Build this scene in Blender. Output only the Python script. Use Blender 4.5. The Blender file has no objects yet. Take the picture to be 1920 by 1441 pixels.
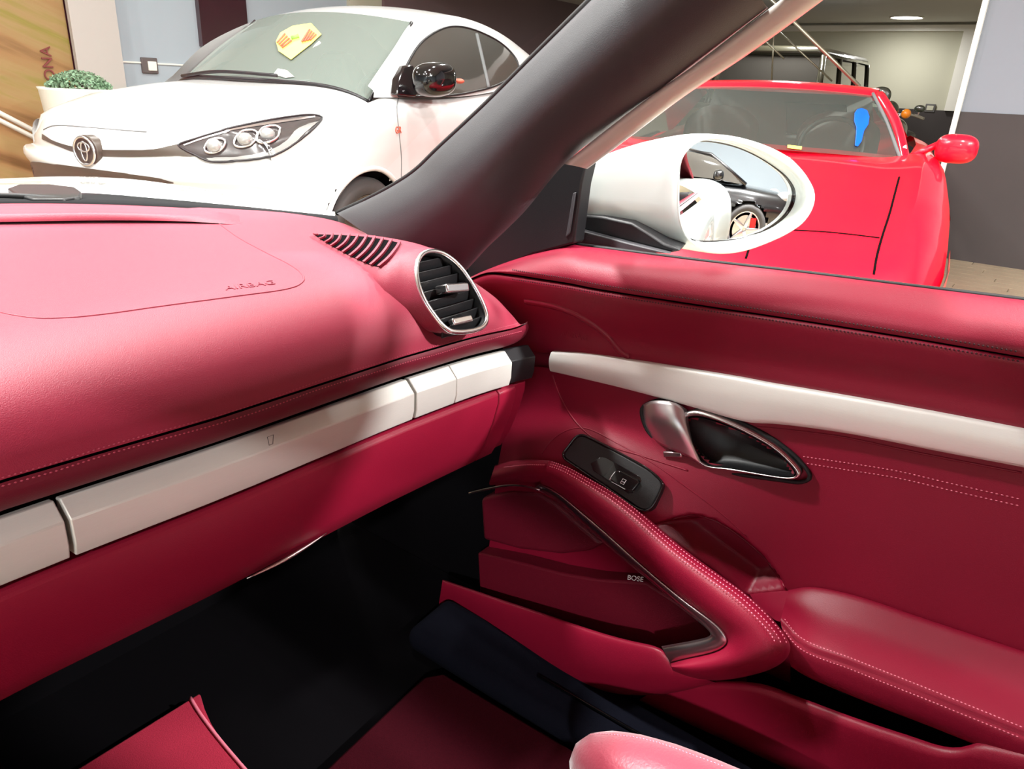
import bpy, math, random
from mathutils import Vector, Matrix
from mathutils.bvhtree import BVHTree
random.seed(7)
S = bpy.context.scene
COL = S.collection
# ------------------------------------------------------------------ camera
IMG_W, IMG_H, FPX = 1920.0, 1441.0, 1380.0
YAW, PITCH, ROLL = math.radians(54), math.radians(21.9), math.radians(2.9)
CAM = Vector((0, 0, 1.08))
FWD = Vector((math.sin(YAW)*math.cos(PITCH), math.cos(YAW)*math.cos(PITCH), -math.sin(PITCH)))
_r0 = Vector((math.cos(YAW), -math.sin(YAW), 0)); _u0 = _r0.cross(FWD)
RGT = _r0*math.cos(ROLL) + _u0*math.sin(ROLL); UPV = _u0*math.cos(ROLL) - _r0*math.sin(ROLL)
cd = bpy.data.cameras.new('camera'); cam = bpy.data.objects.new('camera', cd); COL.objects.link(cam)
cd.sensor_width = 36.0; cd.sensor_fit = 'HORIZONTAL'; cd.lens = 36.0*FPX/IMG_W; cd.clip_start = 0.02; cd.clip_end = 100
cam.matrix_world = Matrix(((RGT.x, UPV.x, -FWD.x, CAM.x), (RGT.y, UPV.y, -FWD.y, CAM.y), (RGT.z, UPV.z, -FWD.z, CAM.z), (0, 0, 0, 1)))
S.camera = cam
# ------------------------------------------------------------------ view, world
S.view_settings.view_transform = 'Standard'; S.view_settings.look = 'None'
S.view_settings.gamma = 1.0; S.view_settings.use_curve_mapping = False
S.view_settings.exposure = 0.45
w = bpy.data.worlds.new('showroom_air'); S.world = w; w.use_nodes = True
w.node_tree.nodes['Background'].inputs[0].default_value = (0.9, 0.95, 1.0, 1)
w.node_tree.nodes['Background'].inputs[1].default_value = 0.02
# ------------------------------------------------------------------ ceiling lamps of the showroom (x, y, z, watts, radius)
LAMPS = [(-4.2, -2.6, 3.55, 420, .14), (0.4, 1.4, 3.55, 140, .14), (0.9, -3.0, 3.55, 160, .14),
         (-0.6, 2.6, 3.55, 205, .14), (1.4, 2.6, 3.55, 45, .14), (2.9, 2.2, 3.55, 55, .14),
         (1.9, -0.6, 3.55, 90, .14), (4.3, 2.9, 3.55, 40, .14), (1.2, 5.6, 3.55, 50, .14), (3.6, 5.6, 3.55, 50, .14),
         (-1.4, 5.2, 3.55, 70, .14), (6.4, 4.4, 3.55, 45, .14), (-1.8, -4.8, 3.55, 110, .14), (2.0, -3.4, 3.55, 620, .14),
         (11.0, 3.6, 2.46, 75, .2), (14.95, 3.06, 2.44, 22, .2)]
for i, (x, y, z, wt, r) in enumerate(LAMPS):
    ld = bpy.data.lights.new('spot_light', 'AREA'); ld.shape = 'DISK'; ld.size = 2*r; ld.energy = wt; ld.color = (1.0, 0.99, 0.97)
    lo = bpy.data.objects.new('spot_light', ld); COL.objects.link(lo); lo.location = (x, y, z-.03)
# ------------------------------------------------------------------ helpers
def at(x, y, X=None, Y=None, Z=None, pl=None):
    """pixel of the photograph -> point of the place on the plane X=, Y= or Z= (or plane (point, normal))"""
    d = FWD*FPX + RGT*(x-IMG_W/2) - UPV*(y-IMG_H/2)
    if X is not None: t = (X-CAM.x)/d.x
    elif Y is not None: t = (Y-CAM.y)/d.y
    elif Z is not None: t = (Z-CAM.z)/d.z
    else: t = (pl[0]-CAM).dot(pl[1])/d.dot(pl[1])
    return CAM + d*t
def hit(bvh, x, y, off=0.0):
    d = (FWD*FPX + RGT*(x-IMG_W/2) - UPV*(y-IMG_H/2)).normalized()
    loc, n, i, dist = bvh.ray_cast(CAM, d)
    if loc is None: return None, None
    if n.dot(d) > 0: n = -n
    return loc + n*off, n
def tag(o, label=None, cat=None, group=None, kind=None):
    if label: o['label'] = label
    if cat: o['category'] = cat
    if group: o['group'] = group
    if kind: o['kind'] = kind
    return o
def empty(name, loc=(0, 0, 0), rz=0, label=None, cat=None, group=None):
    o = bpy.data.objects.new(name, None); COL.objects.link(o); o.location = loc; o.rotation_euler = (0, 0, rz)
    o.empty_display_size = .05
    tag(o, label, cat, group); return o
def setpar(o, parent):
    if parent is not None:
        o.parent = parent; bpy.context.view_layer.update(); o.matrix_parent_inverse = parent.matrix_world.inverted()
BV = {}
def mesh(name, verts, faces, mat, parent=None, smooth=True, bevel=0, seg=2, sub=0, solid=0, sharp=None, keep=None, local=False):
    me = bpy.data.meshes.new(name); me.from_pydata([tuple(v) for v in verts], [], faces); me.update()
    o = bpy.data.objects.new(name, me); COL.objects.link(o)
    if mat is not None: me.materials.append(mat)
    if smooth:
        me.polygons.foreach_set('use_smooth', [True]*len(me.polygons))
    if sharp is not None and smooth:
        try: me.set_sharp_from_angle(angle=math.radians(sharp))
        except Exception: pass
    if solid:
        m = o.modifiers.new('thick', 'SOLIDIFY'); m.thickness = abs(solid); m.offset = -1 if solid > 0 else 1
    if bevel:
        m = o.modifiers.new('bevel', 'BEVEL'); m.width = bevel; m.segments = seg; m.limit_method = 'ANGLE'; m.angle_limit = math.radians(35)
    if sub:
        m = o.modifiers.new('sub', 'SUBSURF'); m.levels = sub; m.render_levels = sub
    if parent is not None:
        o.parent = parent
        if not local:
            bpy.context.view_layer.update(); o.matrix_parent_inverse = parent.matrix_world.inverted()
    if keep: BV[keep] = BVHTree.FromPolygons([tuple(v) for v in verts], faces)
    return o
def crom(pts, n, closed=False):
    """smooth resample through points: n samples by chord length"""
    P = [Vector(p) for p in pts]
    if len(P) == 2 and not closed: return [P[0].lerp(P[1], i/(n-1)) for i in range(n)]
    if closed: P = [P[-1]] + P + [P[0], P[1]]
    else: P = [P[0]*2-P[1]] + P + [P[-1]*2-P[-2]]
    segs = len(P)-3; dense = []
    for s in range(segs):
        p0, p1, p2, p3 = P[s:s+4]
        d01 = max((p1-p0).length, 1e-6)**.5; d12 = max((p2-p1).length, 1e-6)**.5; d23 = max((p3-p2).length, 1e-6)**.5
        m1 = (p2-p1) + d12*((p1-p0)/d01 - (p2-p0)/(d01+d12)); m2 = (p2-p1) + d12*((p3-p2)/d23 - (p3-p1)/(d12+d23))
        for k in range(16):
            t = k/16
            dense.append((2*t**3-3*t*t+1)*p1 + (t**3-2*t*t+t)*m1 + (-2*t**3+3*t*t)*p2 + (t**3-t*t)*m2)
    dense.append(P[-2].copy())
    L = [0]
    for a, b in zip(dense, dense[1:]): L.append(L[-1]+(b-a).length)
    out = []; j = 0
    cnt = n if closed else n-1
    for i in range(n):
        t = L[-1]*i/cnt
        while j < len(L)-2 and L[j+1] < t: j += 1
        f = (t-L[j])/max(L[j+1]-L[j], 1e-9); out.append(dense[j].lerp(dense[j+1], min(max(f, 0), 1)))
    return out
def loft_grid(rows, nu, nv, cross='s'):
    R = [crom(r, nu) if len(r) != nu else [Vector(p) for p in r] for r in rows]
    if cross == 'l' or len(R) < 3:
        if nv <= len(R): return R
        out = []
        for i in range(nv):
            f = i/(nv-1)*(len(R)-1); k = min(int(f), len(R)-2); out.append([R[k][j].lerp(R[k+1][j], f-k) for j in range(nu)])
        return out
    cols = [crom([r[j] for r in R], nv) for j in range(nu)]
    return [[cols[j][i] for j in range(nu)] for i in range(nv)]
def grid_faces(nv, nu, off=0, flip=False, wrap=False):
    F = []
    for i in range(nv-1):
        for j in range(nu if wrap else nu-1):
            a = off+i*nu+j; b = off+i*nu+(j+1) % nu; c = b+nu; d = a+nu
            F.append((a, d, c, b) if flip else (a, b, c, d))
    return F
def loft(name, rows, nu, nv, mat, parent=None, cross='s', flip=False, solid=0, keep=None, bevel=0, sharp=None, sub=0):
    g = loft_grid(rows, nu, nv, cross); v = [p for r in g for p in r]
    return mesh(name, v, grid_faces(len(g), nu, 0, flip), mat, parent, solid=solid, keep=keep, bevel=bevel, sharp=sharp, sub=sub)
def slab(name, poly, dirv, thick, mat, parent=None, bevel=0.002, seg=2, smooth=True, keep=None):
    """closed outline given thickness along dirv (front = outline)"""
    n = len(poly); d = Vector(dirv).normalized()*thick
    v = [Vector(p) for p in poly] + [Vector(p)+d for p in poly]
    nrm = Vector((0, 0, 0))
    for i in range(n): nrm += (v[i]-v[0]).cross(v[(i+1) % n]-v[0])
    front = list(range(n)); back = list(range(2*n-1, n-1, -1))
    if nrm.dot(d) > 0: front.reverse(); back.reverse()
    F = [tuple(front), tuple(back)]
    for i in range(n):
        j = (i+1) % n; q = (i, j, j+n, i+n)
        F.append(q if nrm.dot(d) > 0 else q[::-1])
    return mesh(name, v, F, mat, parent, smooth=smooth, bevel=bevel, seg=seg, sharp=40, keep=keep)
def tube_data(pts, r, seg=8, closed=False, cap=True, rr=None):
    P = [Vector(p) for p in pts]; n = len(P); v = []; F = []
    up = Vector((0.13, 0.21, 0.97)); prev = None
    for i in range(n):
        a = P[(i-1) % n] if (closed or i > 0) else P[i]; b = P[(i+1) % n] if (closed or i < n-1) else P[i]
        t = (b-a).normalized()
        s = t.cross(prev if prev is not None else up)
        if s.length < 1e-4: s = t.cross(Vector((1, 0, 0)))
        s.normalize(); u = s.cross(t).normalized(); prev = u
        rad = rr[i] if rr else r
        for k in range(seg):
            an = 2*math.pi*k/seg; v.append(P[i] + (s*math.cos(an)+u*math.sin(an))*rad)
    m = n if closed else n-1
    for i in range(m):
        for k in range(seg):
            a = i*seg+k; b = i*seg+(k+1) % seg; c = ((i+1) % n)*seg+(k+1) % seg; d = ((i+1) % n)*seg+k
            F.append((a, b, c, d))
    if cap and not closed:
        F.append(tuple(range(seg-1, -1, -1))); F.append(tuple((n-1)*seg+k for k in range(seg)))
    return v, F
def tube(name, pts, r, mat, parent=None, seg=8, closed=False, rr=None):
    v, F = tube_data(pts, r, seg, closed, True, rr); return mesh(name, v, F, mat, parent)
def joined(name, parts, mat, parent=None, **k):
    v = []; F = []
    for vv, ff in parts:
        o = len(v); v += list(vv); F += [tuple(i+o for i in f) for f in ff]
    return mesh(name, v, F, mat, parent, **k)
def box_data(c, sx, sy, sz, M=None):
    v = []
    for z in (-1, 1):
        for y in (-1, 1):
            for x in (-1, 1):
                p = Vector((x*sx/2, y*sy/2, z*sz/2)); v.append((M @ p if M is not None else p)+Vector(c))
    return v, [(0, 2, 3, 1), (4, 5, 7, 6), (0, 1, 5, 4), (1, 3, 7, 5), (3, 2, 6, 7), (2, 0, 4, 6)]
def box(name, c, sx, sy, sz, mat, parent=None, bevel=0.003, M=None, seg=2, local=False):
    v, F = box_data(c, sx, sy, sz, M); return mesh(name, v, F, mat, parent, bevel=bevel, seg=seg, sharp=40, local=local)
def frame_of(n, hint=Vector((0, 0, 1))):
    n = n.normalized(); x = hint.cross(n)
    if x.length < 1e-4: x = Vector((1, 0, 0))
    x.normalize(); y = n.cross(x); return x, y, n
def stitch_row(name, bvh, line, mat, parent, pitch=.0042, ln=.0029, w=.0008, off=.0004, samples=None):
    """thread stitches lying on a surface along a line of the photograph"""
    pts = []; nr = []
    L = crom([Vector((x, y, 0)) for x, y in line], samples or 60)
    for p in L:
        q, n = hit(bvh, p.x, p.y, off)
        if q is not None: pts.append(q); nr.append(n)
    if len(pts) < 2: return None
    acc = [0]
    for a, b in zip(pts, pts[1:]): acc.append(acc[-1]+(b-a).length)
    parts = []; d = pitch/2; j = 0
    while d < acc[-1]-ln:
        while j < len(acc)-2 and acc[j+1] < d: j += 1
        f = (d-acc[j])/max(acc[j+1]-acc[j], 1e-9); c = pts[j].lerp(pts[j+1], f); n = nr[j]; t = (pts[j+1]-pts[j]).normalized(); s = n.cross(t).normalized()
        a = c-t*ln/2; b = c+t*ln/2
        parts.append(([a, c+s*w, c+n*w*1.2, c-s*w, b], [(0, 1, 2), (0, 2, 3), (4, 2, 1), (4, 3, 2)]))
        d += pitch
    o = joined(name, parts, mat, parent); o['kind'] = 'stuff'
    return o
def bead(name, bvh, line, r, mat, parent, off=0.0, n=60, closed=False, seg=6):
    L = crom([Vector((x, y, 0)) for x, y in line], n, closed); P = []
    for p in L:
        q, nn = hit(bvh, p.x, p.y, off)
        if q is not None: P.append(q)
    return tube(name, P, r, mat, parent, seg=seg, closed=closed)
_tc = {}
def letters(name, txt, size, mat, M, parent=None, ext=.0004, shear=0):
    c = bpy.data.curves.new(name, 'FONT'); c.body = txt; c.size = size; c.extrude = ext; c.align_x = 'CENTER'; c.align_y = 'CENTER'; c.shear = shear
    o = bpy.data.objects.new(name, c); COL.objects.link(o); c.materials.append(mat)
    dg = bpy.context.evaluated_depsgraph_get(); me = bpy.data.meshes.new_from_object(o.evaluated_get(dg))
    bpy.data.objects.remove(o); o = bpy.data.objects.new(name, me); COL.objects.link(o)
    me.transform(M)
    if parent is not None: setpar(o, parent)
    return o
def basis(o, x, y, n):
    return Matrix(((x.x, y.x, n.x, o.x), (x.y, y.y, n.y, o.y), (x.z, y.z, n.z, o.z), (0, 0, 0, 1)))
# ------------------------------------------------------------------ materials
def srgb(r, g, b):
    f = lambda c: (c/255/12.92) if c/255 <= .04045 else ((c/255+.055)/1.055)**2.4
    return (f(r), f(g), f(b), 1)
def mat(name, col, rough=.5, metal=0, bump=0, bscale=400, noise=0, nscale=30, coat=0, spec=.5, sheen=0, emit=None, estr=0, stretch=None, ior=1.45, coatr=.03):
    m = bpy.data.materials.new(name); m.use_nodes = True; nt = m.node_tree; b = nt.nodes['Principled BSDF']
    b.inputs['Base Color'].default_value = col; b.inputs['Roughness'].default_value = rough; b.inputs['Metallic'].default_value = metal
    b.inputs['Specular IOR Level'].default_value = spec; b.inputs['Coat Weight'].default_value = coat; b.inputs['Coat Roughness'].default_value = coatr
    b.inputs['IOR'].default_value = ior
    if sheen: b.inputs['Sheen Weight'].default_value = sheen; b.inputs['Sheen Roughness'].default_value = .5
    if emit: b.inputs['Emission Color'].default_value = emit; b.inputs['Emission Strength'].default_value = estr
    if bump or noise:
        tc = nt.nodes.new('ShaderNodeTexCoord'); mp = nt.nodes.new('ShaderNodeMapping'); nt.links.new(tc.outputs['Object'], mp.inputs[0])
        if stretch: mp.inputs['Scale'].default_value = stretch
        if bump:
            t = nt.nodes.new('ShaderNodeTexNoise'); t.inputs['Scale'].default_value = bscale; t.inputs['Detail'].default_value = 4; nt.links.new(mp.outputs[0], t.inputs[0])
            bp = nt.nodes.new('ShaderNodeBump'); bp.inputs['Strength'].default_value = bump; bp.inputs['Distance'].default_value = .001
            nt.links.new(t.outputs[0], bp.inputs['Height']); nt.links.new(bp.outputs[0], b.inputs['Normal'])
        if noise:
            t2 = nt.nodes.new('ShaderNodeTexNoise'); t2.inputs['Scale'].default_value = nscale; t2.inputs['Detail'].default_value = 5; nt.links.new(mp.outputs[0], t2.inputs[0])
            mx = nt.nodes.new('ShaderNodeMix'); mx.data_type = 'RGBA'; mx.inputs['A'].default_value = [c*(1-noise) for c in col[:3]]+[1]; mx.inputs['B'].default_value = [min(1, c*(1+noise)) for c in col[:3]]+[1]
            nt.links.new(t2.outputs[0], mx.inputs['Factor']); nt.links.new(mx.outputs['Result'], b.inputs['Base Color'])
    return m
def glass(name, tint=(1, 1, 1, 1), refl=1.0, ior=1.5):
    m = bpy.data.materials.new(name); m.use_nodes = True; nt = m.node_tree; nt.nodes.clear()
    o = nt.nodes.new('ShaderNodeOutputMaterial'); tr = nt.nodes.new('ShaderNodeBsdfTransparent'); tr.inputs[0].default_value = tint
    gl = nt.nodes.new('ShaderNodeBsdfGlossy'); gl.inputs['Roughness'].default_value = .02; gl.inputs[0].default_value = (refl, refl, refl, 1)
    fr = nt.nodes.new('ShaderNodeFresnel'); fr.inputs['IOR'].default_value = ior; mx = nt.nodes.new('ShaderNodeMixShader')
    nt.links.new(fr.outputs[0], mx.inputs[0]); nt.links.new(tr.outputs[0], mx.inputs[1]); nt.links.new(gl.outputs[0], mx.inputs[2]); nt.links.new(mx.outputs[0], o.inputs[0])
    return m
M = {}
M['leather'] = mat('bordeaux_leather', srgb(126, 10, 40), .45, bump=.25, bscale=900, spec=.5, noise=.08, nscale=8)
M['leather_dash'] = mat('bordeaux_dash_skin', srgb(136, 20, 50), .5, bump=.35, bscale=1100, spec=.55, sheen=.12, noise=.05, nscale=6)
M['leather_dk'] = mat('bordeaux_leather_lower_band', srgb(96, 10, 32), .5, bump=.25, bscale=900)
M['plastic_red'] = mat('bordeaux_grained_plastic', srgb(96, 8, 30), .5, bump=.5, bscale=700)
M['carpet_lit'] = mat('bordeaux_lit_carpet', srgb(165, 30, 58), .95, bump=1.0, bscale=700, noise=.35, nscale=500)  # same carpet as the mat, paler to paint the lit patch of floor
M['carpet'] = mat('bordeaux_shaded_carpet', srgb(46, 4, 13), .95, bump=1.0, bscale=700, noise=.4, nscale=500, spec=.08)  # colour darkened to stand for the shade on the mat
M['thread'] = mat('rose_thread', srgb(225, 120, 140), .6)
M['thread_mid'] = mat('muted_red_thread', srgb(165, 62, 82), .6)
M['thread_dk'] = mat('dark_red_thread', srgb(52, 3, 14), .6)
M['alu'] = mat('brushed_aluminium', srgb(205, 204, 198), .45, .3, bump=.12, bscale=60, noise=.05, nscale=60, stretch=(1, 40, 40))
M['alu_door'] = mat('brushed_aluminium_door', srgb(226, 224, 218), .45, .3, bump=.12, bscale=60, noise=.05, nscale=60, stretch=(40, 1, 40))
M['chrome'] = mat('satin_chrome', srgb(225, 222, 222), .24, 1)
M['satin'] = mat('satin_metal', srgb(215, 212, 214), .36, 1)
M['chrome_red'] = mat('satin_metal_frame', srgb(205, 190, 192), .3, 1)
M['black'] = mat('black_plastic', srgb(20, 20, 22), .42, bump=.2, bscale=900)
M['black_gloss'] = mat('gloss_black_plastic', srgb(8, 8, 10), .12, coat=.5)
M['rubber'] = mat('black_rubber', srgb(14, 14, 15), .6)
M['cowl'] = mat('matt_black_cowl', srgb(20, 20, 22), .85, spec=.15)
M['pillar'] = mat('charcoal_pillar_trim', srgb(56, 56, 59), .5, bump=.3, bscale=900)
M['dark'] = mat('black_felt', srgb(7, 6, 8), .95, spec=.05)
M['bluecarpet'] = mat('black_blue_carpet', srgb(12, 13, 22), .95, bump=.8, bscale=800, spec=.08)
M['white_paint'] = mat('white_paint', srgb(206, 216, 212), .3, coat=1.0, coatr=.02)
M['mirror'] = mat('mirror_glass', (.92, .94, .95, 1), .0, 1)
M['winglass'] = glass('clear_glass', (.95, .97, .96, 1), .6, 1.16)
M['print'] = mat('white_print', srgb(225, 225, 225), .5)
M['frame_edge'] = mat('pale_grey_frame_paint', srgb(196, 190, 182), .35, coat=.4)
M['seat'] = mat('bordeaux_seat_leather', srgb(140, 38, 58), .42, bump=.5, bscale=260, spec=.7, sheen=.45)
M['cabin_pale'] = mat('pale_grey_cabin_leather', srgb(150, 150, 146), .7)
M['grey_dk'] = mat('dark_grey_plastic', srgb(90, 88, 86), .5)
M['rod'] = mat('dull_steel', srgb(150, 148, 130), .35, .8)
M['darkwin'] = mat('dark_display_glass', srgb(34, 24, 30), .08, coat=1)
# ================================================================== the showroom
M['wall'] = mat('blue_grey_wall', srgb(164, 176, 184), .8, noise=.03, nscale=2)
M['wall2'] = mat('blue_grey_column_wall', srgb(126, 132, 140), .8, noise=.03, nscale=2)
M['wall_mauve'] = mat('dark_mauve_wall', srgb(112, 92, 94), .7, noise=.1, nscale=1.5)
M['cream'] = mat('cream_wall', srgb(190, 188, 168), .8, noise=.03, nscale=2)
M['grey_col'] = mat('warm_grey_column', srgb(176, 170, 164), .8)
M['wainscot'] = mat('dark_grey_wainscot', srgb(54, 48, 47), .6, noise=.15, nscale=2.5)
M['ceil'] = mat('pale_ceiling', srgb(205, 205, 202), .9)
M['white_trim'] = mat('white_trim', srgb(236, 234, 224), .5)
M['floor'] = mat('oak_floor', srgb(150, 132, 108), .28, noise=.2, nscale=6, stretch=(8, 1, 1))
M['plank'] = mat('oak_plank', srgb(150, 136, 114), .35, noise=.25, nscale=7, stretch=(10, 1, 1))
M['lamp'] = mat('lamp_diffuser', (1, 1, 1, 1), .5, emit=(1, .98, .94, 1), estr=14)
M['foliage'] = mat('grey_green_leaves', srgb(120, 150, 120), .7, noise=.5, nscale=40)
M['pot'] = mat('white_planter', srgb(226, 224, 212), .5)
def struct(name, v, f, m): o = mesh(name, v, f, m, None, smooth=False); o['kind'] = 'structure'; return o
def sbox(name, x0, x1, y0, y1, z0, z1, m, parent=None):
    v, f = box_data(((x0+x1)/2, (y0+y1)/2, (z0+z1)/2), x1-x0, y1-y0, z1-z0); o = mesh(name, v, f, m, parent, smooth=False)
    if parent is None: o['kind'] = 'structure'
    return o
fl_ = struct('floor', [(-6.5, -8.5, 0), (17, -8.5, 0), (17, 8.5, 0), (-6.5, 8.5, 0)], [(0, 1, 2, 3)], M['floor'])
pk = None
for i in range(14):
    y = -2.4; k = 0
    while y < .9:
        ln_ = 1.1+((i*37+k*53) % 7)*.1; y1 = min(y+ln_, 1.2); x = 4.7+i*.14
        if pk is None: v, f = box_data((0, 0, 0), .135, 1, .006)
        o = mesh('plank', [Vector((p.x, p.y*(y1-y-.006), p.z)) for p in v], f, M['plank'], fl_, smooth=False, bevel=0) if True else None
        o.location = (x+.07, (y+y1)/2, .003); o.matrix_parent_inverse.identity(); pk = 1
        y = y1; k += 1
sbox('ceiling', -6.5, 17, -8.5, 8.5, 3.6, 3.7, M['ceil'])
sbox('wall_back', -6.5, 7.04, 8.0, 8.2, 0, 3.6, M['wall'])
sbox('wall_back_cream', 7.04, 7.6, 7.95, 8.2, 0, 3.6, M['cream'])
sbox('wall_back_mauve', 7.6, 17, 7.9, 8.2, 0, 3.6, M['wall_mauve'])
sbox('trim_1', 3.9, 7.04, 7.985, 8.0, 1.135, 1.15, M['white_trim'])
sbox('wall_column', 3.50, 3.93, 7.7, 8.0, 0, 3.6, M['grey_col'])
sbox('wall_left', -6.7, -6.5, -8.5, 8.5, 0, 3.6, M['wall'])
sbox('wall_front', -6.5, 17, -8.7, -8.5, 0, 3.6, M['wall'])
wr = sbox('wall_right', 6.65, 6.9, -8.5, .86, 0, 3.6, M['wall2'])
sbox('trim_2', 6.60, 6.66, .85, .885, 0, 3.6, M['white_trim'])
sbox('trim_3', 6.635, 6.65, -8.5, .85, 0, 1.075, M['wainscot'])
sbox('wall_recess', 16.0, 16.2, .8, 8.5, 0, 3.0, M['cream'])
sbox('trim_4', 15.97, 16.0, .8, 8.5, 0, 1.07, M['wainscot'])
sbox('ceiling_recess', 6.9, 16.2, .5, 8.5, 2.5, 2.6, M['ceil'])
sbox('wall_recess_side', 6.9, 16.2, .6, .86, 0, 2.6, M['cream'])
sbox('trim_5', 15.90, 16.0, 2.3, 8.0, 2.36, 2.46, M['white_trim'])
sbox('trim_6', 15.90, 16.0, 2.05, 2.3, 1.07, 2.46, M['white_trim'])
# recessed downlights: the one in view and those above the cars
def downlight(x, y, z, r, first):
    d = empty('downlight', (x, y, z), 0, 'round white downlight glowing in the recess ceiling' if first else 'round ceiling spotlight of the showroom outside the picture', 'ceiling light', None if first else 'showroom ceiling spotlights')
    N = 32; c = Vector((x, y, z))
    mesh('diffuser', [c+Vector((0, 0, -.012))]+[c+Vector((r*math.cos(2*math.pi*i/N), r*math.sin(2*math.pi*i/N), -.01)) for i in range(N)], [(0, 1+(i+1) % N, 1+i) for i in range(N)], M['lamp'], d)
    mesh('lamp_ring', *tube_data([c+Vector((r*1.06*math.cos(2*math.pi*i/N), r*1.06*math.sin(2*math.pi*i/N), -.008)) for i in range(N)], r*.07, 6, True), M['white_trim'], d)
downlight(14.95, 3.06, 2.5, .24, True)
for (x, y, z, wt, r) in LAMPS[:-1]: downlight(x, y, z+.05 if z > 3 else 2.5, r, False)
# printed mural on the left of the back wall
mm = bpy.data.materials.new('golden_speed_mural'); mm.use_nodes = True; nt = mm.node_tree; b = nt.nodes['Principled BSDF']; b.inputs['Roughness'].default_value = .35
tc = nt.nodes.new('ShaderNodeTexCoord'); mp = nt.nodes.new('ShaderNodeMapping'); mp.vector_type = 'TEXTURE'; mp.inputs['Rotation'].default_value = (0, math.radians(22), 0); mp.inputs['Scale'].default_value = (4, 1, .36)
ns = nt.nodes.new('ShaderNodeTexNoise'); ns.inputs['Scale'].default_value = 1.6; ns.inputs['Detail'].default_value = 6; ns.inputs['Roughness'].default_value = .55
cr = nt.nodes.new('ShaderNodeValToRGB'); e = cr.color_ramp.elements
e[0].position = .30; e[0].color = srgb(104, 78, 40); e[1].position = .75; e[1].color = srgb(160, 144, 84)
for ps, c in ((.42, (146, 112, 70)), (.55, (150, 125, 80)), (.64, (130, 120, 52))): k = e.new(ps); k.color = srgb(*c)
nt.links.new(tc.outputs['Object'], mp.inputs[0]); nt.links.new(mp.outputs[0], ns.inputs[0]); nt.links.new(ns.outputs[0], cr.inputs[0]); nt.links.new(cr.outputs[0], b.inputs['Base Color'])
mur = empty('wall_mural', (2.2, 7.8, 0), 0, 'golden brown motion-blur mural panel left of the grey column', 'mural')
mv, mf = box_data((1.9, 7.84, 1.6), 3.2, .10, 3.2); mesh('mural_print', mv, mf, mm, mur, smooth=False)
box('mural_frame', (3.515, 7.82, 1.6), .03, .14, 3.2, M['grey_col'], mur)
for k in range(2):
    a, c = at(0, 212+k*14, Y=7.78), at(72, 249+k*13, Y=7.78); dd = (c-a).normalized()
    tube('painted_line', [a-dd*1.2, c+dd*.4], .022, M['white_trim'], mur, 6)
q = at(92, 129, Y=7.775); M['mural_text'] = mat('maroon_letters', srgb(112, 50, 44), .6)
letters('mural_lettering', 'KONA', .13, M['mural_text'], basis(q, Vector((0, 0, 1)), Vector((-1, 0, 0)), Vector((0, -1, 0))) @ Matrix.Rotation(0, 4, 'Z'), mur, ext=.004)
# dark display window on the back wall, socket, planter
win = sbox('window_1', 4.94, 5.52, 7.93, 8.0, 1.34, 3.3, M['darkwin'] if 'darkwin' in M else M['black_gloss'])
sk = empty('wall_switch', (4.34, 7.99, 1.1), 0, 'white wall switch in dark frame beside the hatchback bonnet', 'switch')
box('switch_frame', (4.345, 7.985, 1.12), .17, .03, .15, M['grey_dk'], sk, bevel=.008); box('switch_plate', (4.365, 7.965, 1.115), .09, .02, .09, M['white_trim'], sk, bevel=.006)
sk2 = empty('wall_switch', (15.98, 2.55, 1.1), 0, 'small beige switch box above the dark wainscot in the recess', 'switch')
box('switch_frame', (15.97, at(1744, 203, X=15.97).y, 1.10), .03, .17, .14, M['grey_dk'], sk2, bevel=.008); box('switch_plate', (15.955, at(1744, 203, X=15.97).y, 1.10), .02, .11, .08, M['cream'], sk2, bevel=.006)
pt = empty('planter', (3.15, 6.6, 0), 0, 'white planter with clipped grey-green bush behind the hatchback bonnet', 'planter')
pc = at(150, 170, Y=6.6); zt_ = at(140, 165, Y=6.6).z
v = []
N = 40
for rr_, z in ((.18, 0), (.22, .1), (.29, zt_-.02), (.30, zt_), (.27, zt_), (.25, zt_-.08)):
    for i in range(N): v.append(Vector((pc.x+rr_*math.cos(2*math.pi*i/N), 6.6+rr_*math.sin(2*math.pi*i/N), z)))
mesh('pot', v, grid_faces(6, N, 0, False, True), M['pot'], pt)
parts = []
for i in range(2600):
    a = random.uniform(0, 2*math.pi); ph_ = random.uniform(0, math.pi/2); rr_ = random.uniform(.85, 1.05)
    p = Vector((pc.x+.235*rr_*math.cos(a)*math.cos(ph_), 6.6+.235*rr_*math.sin(a)*math.cos(ph_), zt_-.03+.15*rr_*math.sin(ph_)))
    d1 = Vector((random.uniform(-1, 1), random.uniform(-1, 1), random.uniform(-1, 1))).normalized()*.014; d2 = Vector((random.uniform(-1, 1), random.uniform(-1, 1), random.uniform(-1, 1))).normalized()*.014
    parts.append(([p-d1, p+d2, p+d1, p-d2], [(0, 1, 2, 3)]))
o = joined('leaves', parts, M['foliage'], pt); o['kind'] = 'stuff'
# metal stay rods rising behind the red car
st = empty('metal_stays', (9, 2, 0), 0, 'thin metal stay rods rising diagonally behind the red car roof', 'rod')
def rod(p, q, X0, X1, r): tube('rod', [at(p[0], p[1], X=X0), at(q[0], q[1], X=X1)], r, M['rod'], st, 8)
rod((1440, -6), (1612, 162), 6.2, 6.2, .013); rod((1440, 40), (1560, 152), 8.6, 8.6, .009); rod((1452, 40), (1447, 150), 8.6, 8.6, .009); rod((1400, 45), (1470, 110), 8.6, 8.6, .009)
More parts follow.
